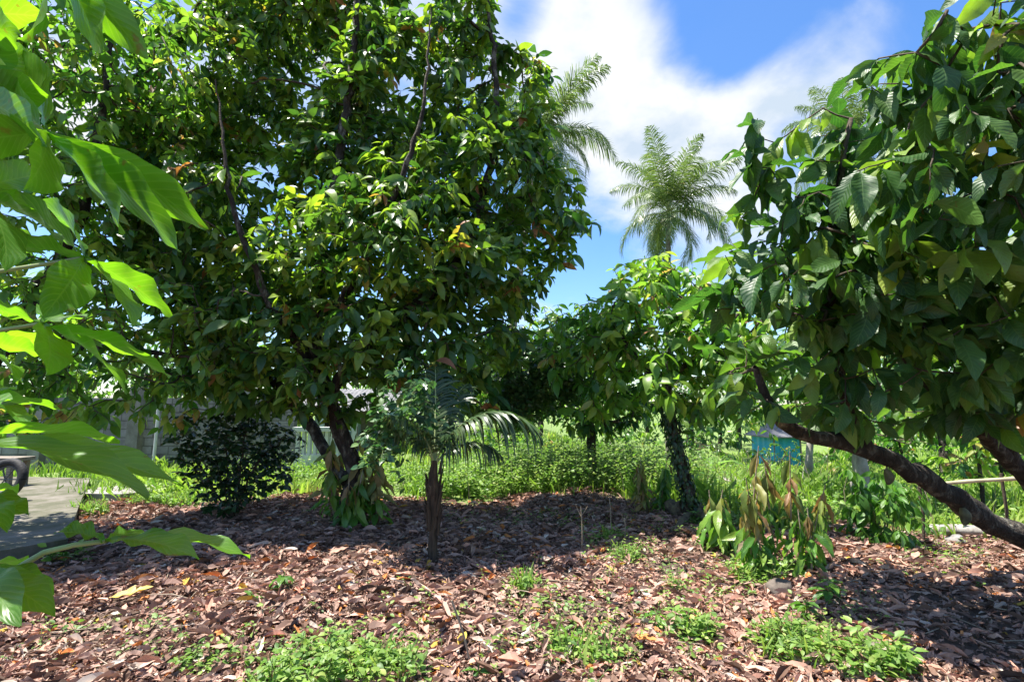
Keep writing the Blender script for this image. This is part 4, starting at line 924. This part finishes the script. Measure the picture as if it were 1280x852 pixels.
gs, gl = Geo(), Geo(); rng = np.random.default_rng(555)
for px, py, sx, sy, c in ((400, 830, 120, 30, 60), (720, 800, 90, 45, 70), (860, 770, 60, 50, 50), (1030, 800, 90, 45, 80), (930, 720, 60, 30, 50), (770, 690, 60, 25, 60), (660, 650, 200, 18, 120), (900, 660, 80, 20, 90), (1180, 700, 70, 22, 60), (120, 800, 120, 40, 30), (600, 780, 260, 60, 60), (650, 740, 40, 30, 25)):
    q = [G(rng.normal(px, sx*.6), min(870, max(622, rng.normal(py, sy*.6)))) for _ in range(c)]; q = np.array(q)
    weeds(q[:, 0], q[:, 1], rng.uniform(.03, .15, c), (.018, .05), 7, gs, gl, .5)
o = gl.build('ground_herbs', M_WEED, kind='stuff'); o['label'] = 'tiny green herbs sprouting all over the dead leaves'; o['category'] = 'herbs'
o = gs.build('herb_stalks', M_STEM, kind='stuff'); o['label'] = 'hair-thin stalks of the tiny herbs'; o['category'] = 'herbs'
gs = Geo()
for _ in range(260):
    x_ = rng.uniform(-2, 7); y_ = rng.uniform(7, 12)
    if grassy(x_, y_) < .3: continue
    h_ = rng.uniform(.3, .8); b = np.array([x_, y_, gz(x_, y_)]); gs.tube([b, b+[rng.normal(0, .05), 0, h_*.5], b+[rng.normal(0, .15), rng.normal(0, .1), h_]], [.005, .004, .002], 4, cap=False)
o = gs.build('dry_stalks', M_DRYSTEM, kind='stuff'); o['label'] = 'dry pale stalks standing among the green weeds'; o['category'] = 'weeds'

# ------------------------------------------------------------------ countable weeds and seedlings in the clearing
GW = 'weed clumps in the clearing'
def clump(label, px, py, rx, ry, count, h, leaf, seed, per=12, mat=M_WEED, grass=0):
    global rng
    rng = np.random.default_rng(seed); b = G(px, py); root = thing('weed_clump', label, 'weed', b, GW); gs, gl = Geo(), Geo()
    a = rng.uniform(0, 6.28, count); q = np.sqrt(rng.random(count))
    xs, ys = b[0]+np.cos(a)*q*rx, b[1]+np.sin(a)*q*ry
    weeds(xs, ys, rng.uniform(*h, count)*(1.15-.5*q), leaf, per, gs, gl, .35)
    if grass:
        m = grass; a = rng.uniform(0, 6.28, m); q = np.sqrt(rng.random(m)); X, Y = b[0]+np.cos(a)*q*rx, b[1]+np.sin(a)*q*ry
        hh = rng.uniform(.08, .22, m); az = rng.uniform(0, 6.28, m); Mx = np.zeros((m, 3, 3))
        Mx[:, 0, 0] = np.cos(az)*hh; Mx[:, 1, 0] = np.sin(az)*hh; Mx[:, 0, 1] = -np.sin(az)*hh; Mx[:, 1, 1] = np.cos(az)*hh; Mx[:, 2, 2] = hh
        gl.leaves(BL[1], np.stack([X, Y, terrain(X, Y)-.01], 1), Mx, rng.uniform(.2, .9, m))
    gs.build('stems', M_STEM, root); gl.build('foliage', mat, root)
clump('large bright weed clump at the bottom edge left of centre', 400, 850, .42, .28, 85, (.10, .30), (.03, .06), 1, 13, grass=90)
clump('weed clump right of the largest one at the bottom edge', 486, 850, .20, .18, 30, (.10, .26), (.03, .06), 2, 12, grass=40)
clump('sparse weed sprigs at the bottom edge under the yellow leaf', 262, 838, .2, .15, 14, (.06, .16), (.03, .055), 3, 9)
clump('yellow-green weed clump in the sunlit litter at bottom centre', 725, 822, .20, .18, 34, (.06, .17), (.025, .05), 4, 11, grass=50)
clump('tall thin grassy sprig between the young palm and the bare stick', 655, 738, .10, .12, 12, (.08, .2), (.03, .06), 5, 9, grass=60)
clump('leafy weed clump at the centre of the red litter on the right', 866, 800, .16, .16, 26, (.1, .25), (.035, .07), 6, 11, grass=20)
clump('pale weed with a rounded head in the sunlit red litter', 848, 742, .09, .08, 12, (.12, .22), (.02, .045), 7, 12)
clump('broad weed clump below the brown-topped saplings at the bottom', 990, 815, .22, .25, 46, (.08, .22), (.03, .06), 8, 11, grass=80)
clump('dark green weed clump at the bottom right corner area', 1085, 838, .26, .16, 40, (.1, .24), (.035, .07), 9, 11, grass=30)
clump('small weed clump at the foot of the bare forked stick', 782, 700, .16, .14, 20, (.05, .18), (.03, .055), 10, 10, grass=40)
clump('weed clump between the bare stick and the narrow rusty sapling', 760, 676, .22, .12, 22, (.05, .16), (.03, .06), 11, 10, grass=30)
clump('weeds at the foot of the brown-topped saplings', 945, 728, .2, .14, 36, (.1, .3), (.03, .06), 12, 12, grass=60)
clump('grass tuft at the corner of the pavement', 112, 640, .22, .22, 10, (.08, .2), (.03, .06), 13, 9, grass=160)
clump('bright grass patch left of the dark shrub', 205, 628, .5, .3, 40, (.1, .25), (.04, .07), 14, 10, grass=300)
clump('sunny yellow-green grass patch between the shrub and the leaning stem', 388, 606, .55, .4, 60, (.1, .28), (.04, .08), 15, 10, grass=380)
clump('weeds with yellow leaves beside the pavement edge', 82, 700, .14, .2, 12, (.1, .22), (.05, .1), 16, 8, M_SUNNY)
clump('low weeds on the mossy root beside the ivy wrapped trunk', 900, 655, .5, .25, 60, (.1, .3), (.04, .07), 17, 11, grass=60)

GS = 'broad-leaved seedlings in the litter'
def seedling(label, px, py, h, n, ln, seed, spread=.8, mat=M_SAP):
    rng = np.random.default_rng(seed); b = G(px, py); root = thing('seedling', label, 'seedling', b, GS)
    gs, gl = Geo(), Geo(); t = b + np.array([rng.normal(0, .03), rng.normal(0, .03), h]); q = smooth_poly([b-[0, 0, .02], (b+t)/2+rng.normal(0, .01, 3), t], .03); gs.tube(q, .004, 5)
    a = np.arange(n)*2.4 + seed; u = rng.uniform(.45, 1, n); p = q[(u*(len(q)-1)).astype(int)]
    d = np.stack([np.cos(a)*spread, np.sin(a)*spread, rng.uniform(-.35, .35, n)], 1)
    gl.leaves(TM_NEAR[seed % 5], p, frames(d, np.array([[0, 0, 1.]])+rng.normal(0, .2, (n, 3)))*(ln*rng.uniform(.6, 1.1, n))[:, None, None], rng.uniform(0, .8, n))
    gs.build('stem', M_STEM, root); gl.build('foliage', mat, root)
seedling('leafy dark seedling on the litter left of the young palm', 350, 745, .17, 16, .13, 21)
seedling('small seedling at the left below the leafy dark one', 322, 755, .10, 9, .10, 22)
seedling('seedling with two wide leaves at bottom centre', 750, 822, .07, 5, .16, 23)
seedling('dark green seedling left of the red litter weed clump', 818, 790, .16, 9, .12, 24)
seedling('spreading seedling right of the brown-topped saplings', 1035, 752, .18, 12, .15, 25)
seedling('spreading seedling below the brown-topped saplings', 1010, 780, .2, 12, .12, 26)
seedling('dark seedling at the bottom right among weeds', 1120, 825, .16, 12, .11, 27)
seedling('tiny seedling in the shade of the young palm', 490, 740, .06, 7, .09, 28)
seedling('seedling at the bottom edge right of the big weed clump', 600, 850, .09, 9, .09, 29)
seedling('little seedling in the shade near the left of the forked trunk', 235, 835, .08, 8, .09, 30)

# bare sticks
def stick(label, px, py, h, fork, seed, lean=0):
    rng = np.random.default_rng(seed); b = G(px, py); root = tag_root = None; g = Geo()
    t = b + np.array([lean, 0, h]); g.tube(smooth_poly([b-[0, 0, .03], (b+t)/2+[.01, 0, 0], t], .06), .006, 5)
    for dx, dz in fork: s0 = b + (t-b)*.8; g.tube([s0, s0+np.array([dx*.6, .01, dz*.5]), s0+np.array([dx, 0, dz])], .004, 4)
    tag(g.build('bare_stick', M_DRYSTEM), label, 'stick', 'bare upright sticks')
stick('bare pale forked stick upright in the litter at centre', 727, 697, .52, ((-.05, .12), (.07, .1)), 1)
stick('short bare forked twig right of the tall bare stick', 781, 675, .25, ((.04, .08), (-.03, .09)), 2)
stick('thin dark stick leaning in the bottom litter beside the weed clump', 590, 835, .36, (), 3, -.12)
stick('thin straight stick behind the tall bare forked stick', 763, 672, .45, (), 4)

# singled-out fallen leaves
def fallen(label, px, py, ln, az, r, seed, mat=M_LITTER):
    b = G(px, py) + np.array([0, 0, .07]); g = Geo(); tm = leaf_tm(11, 5, .40, -.12, .4, .5, wave=.2, twist=.3, petiole=.06, seed=seed)
    g.leaves(tm, np.array([b]), frames(np.array([[math.cos(az), math.sin(az), .05]]), np.array([[.05, -.35, 1.]]))*ln, np.array([r])); tag(g.build('fallen_leaf', mat), label, 'leaf', 'single bright fallen leaves')
M_YEL = leaf_mat('yellow_leaf', [(0, (.50, .36, .05)), (1, (.58, .42, .07))], .25, tcol=(1.2, 1, .6), rough=.5, veins=.2)
fallen('long bright yellow leaf fallen flat at lower left', 135, 758, .30, .35, .5, 1, M_YEL)
fallen('orange-brown leaf fallen at the bottom right of centre', 790, 808, .2, -.9, .97, 2)
fallen('small yellow leaf fallen in the sunlit litter at bottom centre', 572, 822, .14, 1.3, .5, 3, M_YEL)
fallen('pale tan leaf fallen in shade left of the young palm', 410, 700, .20, .5, .62, 4)

# rail, log and stone on the right
a, b = P(1150, 607, 6.6), P(1266, 598, 6.4)
g = Geo(); q = smooth_poly([a, (a+b)/2+[0, 0, .01], b, b+(b-a)*.7], .12); rr = np.full(len(q), .022); rr[::4] = .026; g.tube(q, rr, 8)
root = thing('bamboo_rail', 'dry bamboo rail tied to posts at the right edge', 'rail', (b[0], b[1], gz(b[0], b[1]))); g.build('rail', M_BAMBOO, root)
for p in (P(1256, 600, 6.42), P(1152, 607, 6.62)):
    g = Geo(); z0 = gz(p[0], p[1]); g.tube([(p[0]-.02, p[1]+.04, z0-.1), (p[0]+.01, p[1]+.035, (z0+p[2])/2), (p[0], p[1]+.04, p[2]+.08)], .018, 7); g.build('post', M_TWIG, root)
a, b = G(1165, 668), G(1246, 672)
g = Geo(); q = smooth_poly([a+[0, 0, .06], (a+b)/2+[0, 0, .075], b+[0, .05, .06]], .08); rg = np.random.default_rng(6); g.tube(q, np.linspace(.075, .06, len(q)), 12, .08, rg); tag(g.build('log', M_PALEBARK), 'pale log lying in the grass under the leaning trunk', 'log')
M_BROWNSTONE = solid_mat('brown_stone', (.07, .055, .045), (.17, .14, .115), 7, .9, .6)
def stone(label, px, py, r, seed, mat=M_STONE):
    rg = np.random.default_rng(seed); b = G(px, py); g = Geo(); n, m = 9, 14; th = np.linspace(.02, math.pi-.02, n); ph = np.arange(m)*2*math.pi/m
    v = np.array([[math.sin(t)*math.cos(p), math.sin(t)*math.sin(p), math.cos(t)] for t in th for p in ph])
    v = v*np.array([1 + .35*mnoise.noise(Vector(q*1.7)+Vector((seed*3.1, 0, 0))) for q in v])[:, None]*np.array(r) + b + [0, 0, r[2]*.4]
    i = np.arange(n-1)[:, None]*m; j = np.arange(m)[None]; k = (j+1) % m
    g.add(v, np.stack([i+j, i+m+j, i+m+k, i+k], -1).reshape(-1, 4)); tag(g.build('stone', mat), label, 'stone')
stone('pale rounded stone beside the log on the right', 1197, 682, (.12, .1, .09), 1)
stone('brown stone at the foot of the brown-topped saplings', 975, 742, (.12, .1, .08), 2, M_BROWNSTONE)
stone('flat grey stone in the shade right of the young palm', 590, 722, (.13, .1, .04), 3)

# ------------------------------------------------------------------ palmate-leaved shrub close on the left
def leaflet(g, hub, tip, width, nrm, sag, rng, rows=16, cols=7, peak=.58):
    hub, tip = np.asarray(hub, float), np.asarray(tip, float); ln = np.linalg.norm(tip-hub); t = np.linspace(0, 1, rows); u = np.linspace(-1, 1, cols)
    d0 = (tip-hub)/ln; nrm = np.asarray(nrm, float); nrm = nrm - d0*np.dot(nrm, d0); nrm /= np.linalg.norm(nrm); x = np.cross(d0, nrm)
    c = hub + np.outer(t, tip-hub) + np.outer(4*t*(1-t)*sag*ln, nrm)
    p = math.log(.5)/math.log(peak); w = np.sin(math.pi*t**p)**.9*width*.5; w[0] = .002; w[-1] = .0008
    ph = rng.uniform(0, 6); v = []
    for i in range(rows):
        for k in range(cols):
            e = abs(u[k]); z = e*w[i]*.28 + .004*e*math.sin(t[i]*19+ph+(k > cols//2)*2) - .06*ln*t[i]**3
            v.append(c[i] + x*u[k]*w[i] + nrm*z)
    ii, jj = np.meshgrid(np.arange(rows-1), np.arange(cols-1), indexing='ij'); a = ii*cols+jj
    T, U = np.meshgrid(t, u, indexing='ij'); g.add(v, np.stack([a, a+1, a+cols+1, a+cols], -1).reshape(-1, 4), np.stack([(U+1)/2, T], -1).reshape(-1, 2), rng.uniform(0, 1))
rng = np.random.default_rng(900)
sb = np.array([-1.35, .85, 0]); root = thing('palmate_shrub', 'bright green palmate-leaved shrub reaching in close at the left edge', 'shrub', sb)
g = Geo(); stem = smooth_poly([sb-[0, 0, .1], sb+[.02, .02, .9], sb+[.05, -.03, 1.7], sb+[.12, .02, 2.6]], .1); g.tube(stem, np.linspace(.028, .014, len(stem)), 10); g.build('stem', M_STEM, root)
def palmate(hub, tips, w, nrm, Y=.72, sag=.05, frm=None):
    w *= .86
    """hub (px, py), tips (px, py, extra depth)"""
    h = P(hub[0], hub[1], Y); g = Geo(); nrm = np.asarray(nrm, float)
    for tx, ty, dy in tips: leaflet(g, h, P(tx, ty, Y+dy), w*rng.uniform(.9, 1.1), nrm+rng.normal(0, .12, 3), sag, rng)
    lf = g.build('leaf', M_FORE, root)
    s0 = stem[np.argmin(np.abs(stem[:, 2]-(h[2]-.08)))] if frm is None else P(*frm)
    gs = Geo(); gs.tube(smooth_poly([s0, (s0+h)/2+[0, 0, .02], h], .03), np.linspace(.0045, .003, len(smooth_poly([s0, (s0+h)/2+[0, 0, .02], h], .03))), 7); gs.build('petiole', M_PALESTEM, lf)
palmate((58, 165), ((272, 283, .0), (242, 310, -.05), (172, 292, -.08), (44, 236, -.10), (-40, 85, .02), (28, 66, .10), (-60, 180, -.06)), .088, (.05, .72, .68), sag=.02)
palmate((52, -78), ((50, 60, -.08), (137, 72, .0), (190, 78, .06), (-30, 40, -.1), (250, -40, .1)), .066, (.1, .85, .5), Y=.70, sag=.02)
palmate((105, 322), ((219, 392, .03), (175, 402, -.07), (60, 392, -.10), (-2, 232, -.02), (60, 250, .1), (-30, 300, -.1)), .066, (.05, .55, .85), Y=.75, sag=.03)
palmate((52, 404), ((219, 464, .02), (169, 484, -.06), (66, 462, -.10), (-40, 380, .0), (90, 392, .14)), .066, (.05, .55, .85), Y=.74, sag=.03)
palmate((-60, 505), ((86, 508, .02), (40, 522, -.06), (20, 480, .1)), .055, (0, .35, 1), Y=.75)
palmate((-70, 548), ((190, 604, -.02), (234, 596, .12), (150, 545, .16), (-10, 490, .1)), .085, (.06, -.06, 1), Y=.62, sag=.04)
palmate((132, 676), ((314, 686, .03), (248, 690, -.05), (70, 662, -.03), (190, 668, .14)), .05, (.0, -.12, 1), Y=.72, frm=(-30, 745, .7))
palmate((-34, 712), ((72, 738, .06), (68, 764, -.03), (20, 770, -.1), (30, 706, .12)), .05, (0, -.45, 1), Y=.66)
palmate((-50, 622), ((36, 638, .0), (10, 655, -.08), (20, 612, .12)), .045, (0, -.1, 1), Y=.68)
palmate((-40, 240), ((40, 262, .05), (85, 300, .0), (20, 330, -.08), (60, 215, .12)), .06, (.1, .5, .85), Y=.66)
palmate((-50, 110), ((62, 118, .04), (44, 62, .12), (70, 178, -.06), (10, 30, .0)), .075, (.1, .6, .8), Y=.7, sag=.03)
palmate((-70, 20), ((30, 44, .0), (55, 18, .1), (10, 70, -.06)), .07, (.1, .7, .7), Y=.68, sag=.03)
palmate((-40, 428), ((60, 440, .02), (92, 428, .12), (30, 470, -.08)), .06, (.05, .5, .9), Y=.8, sag=.03)
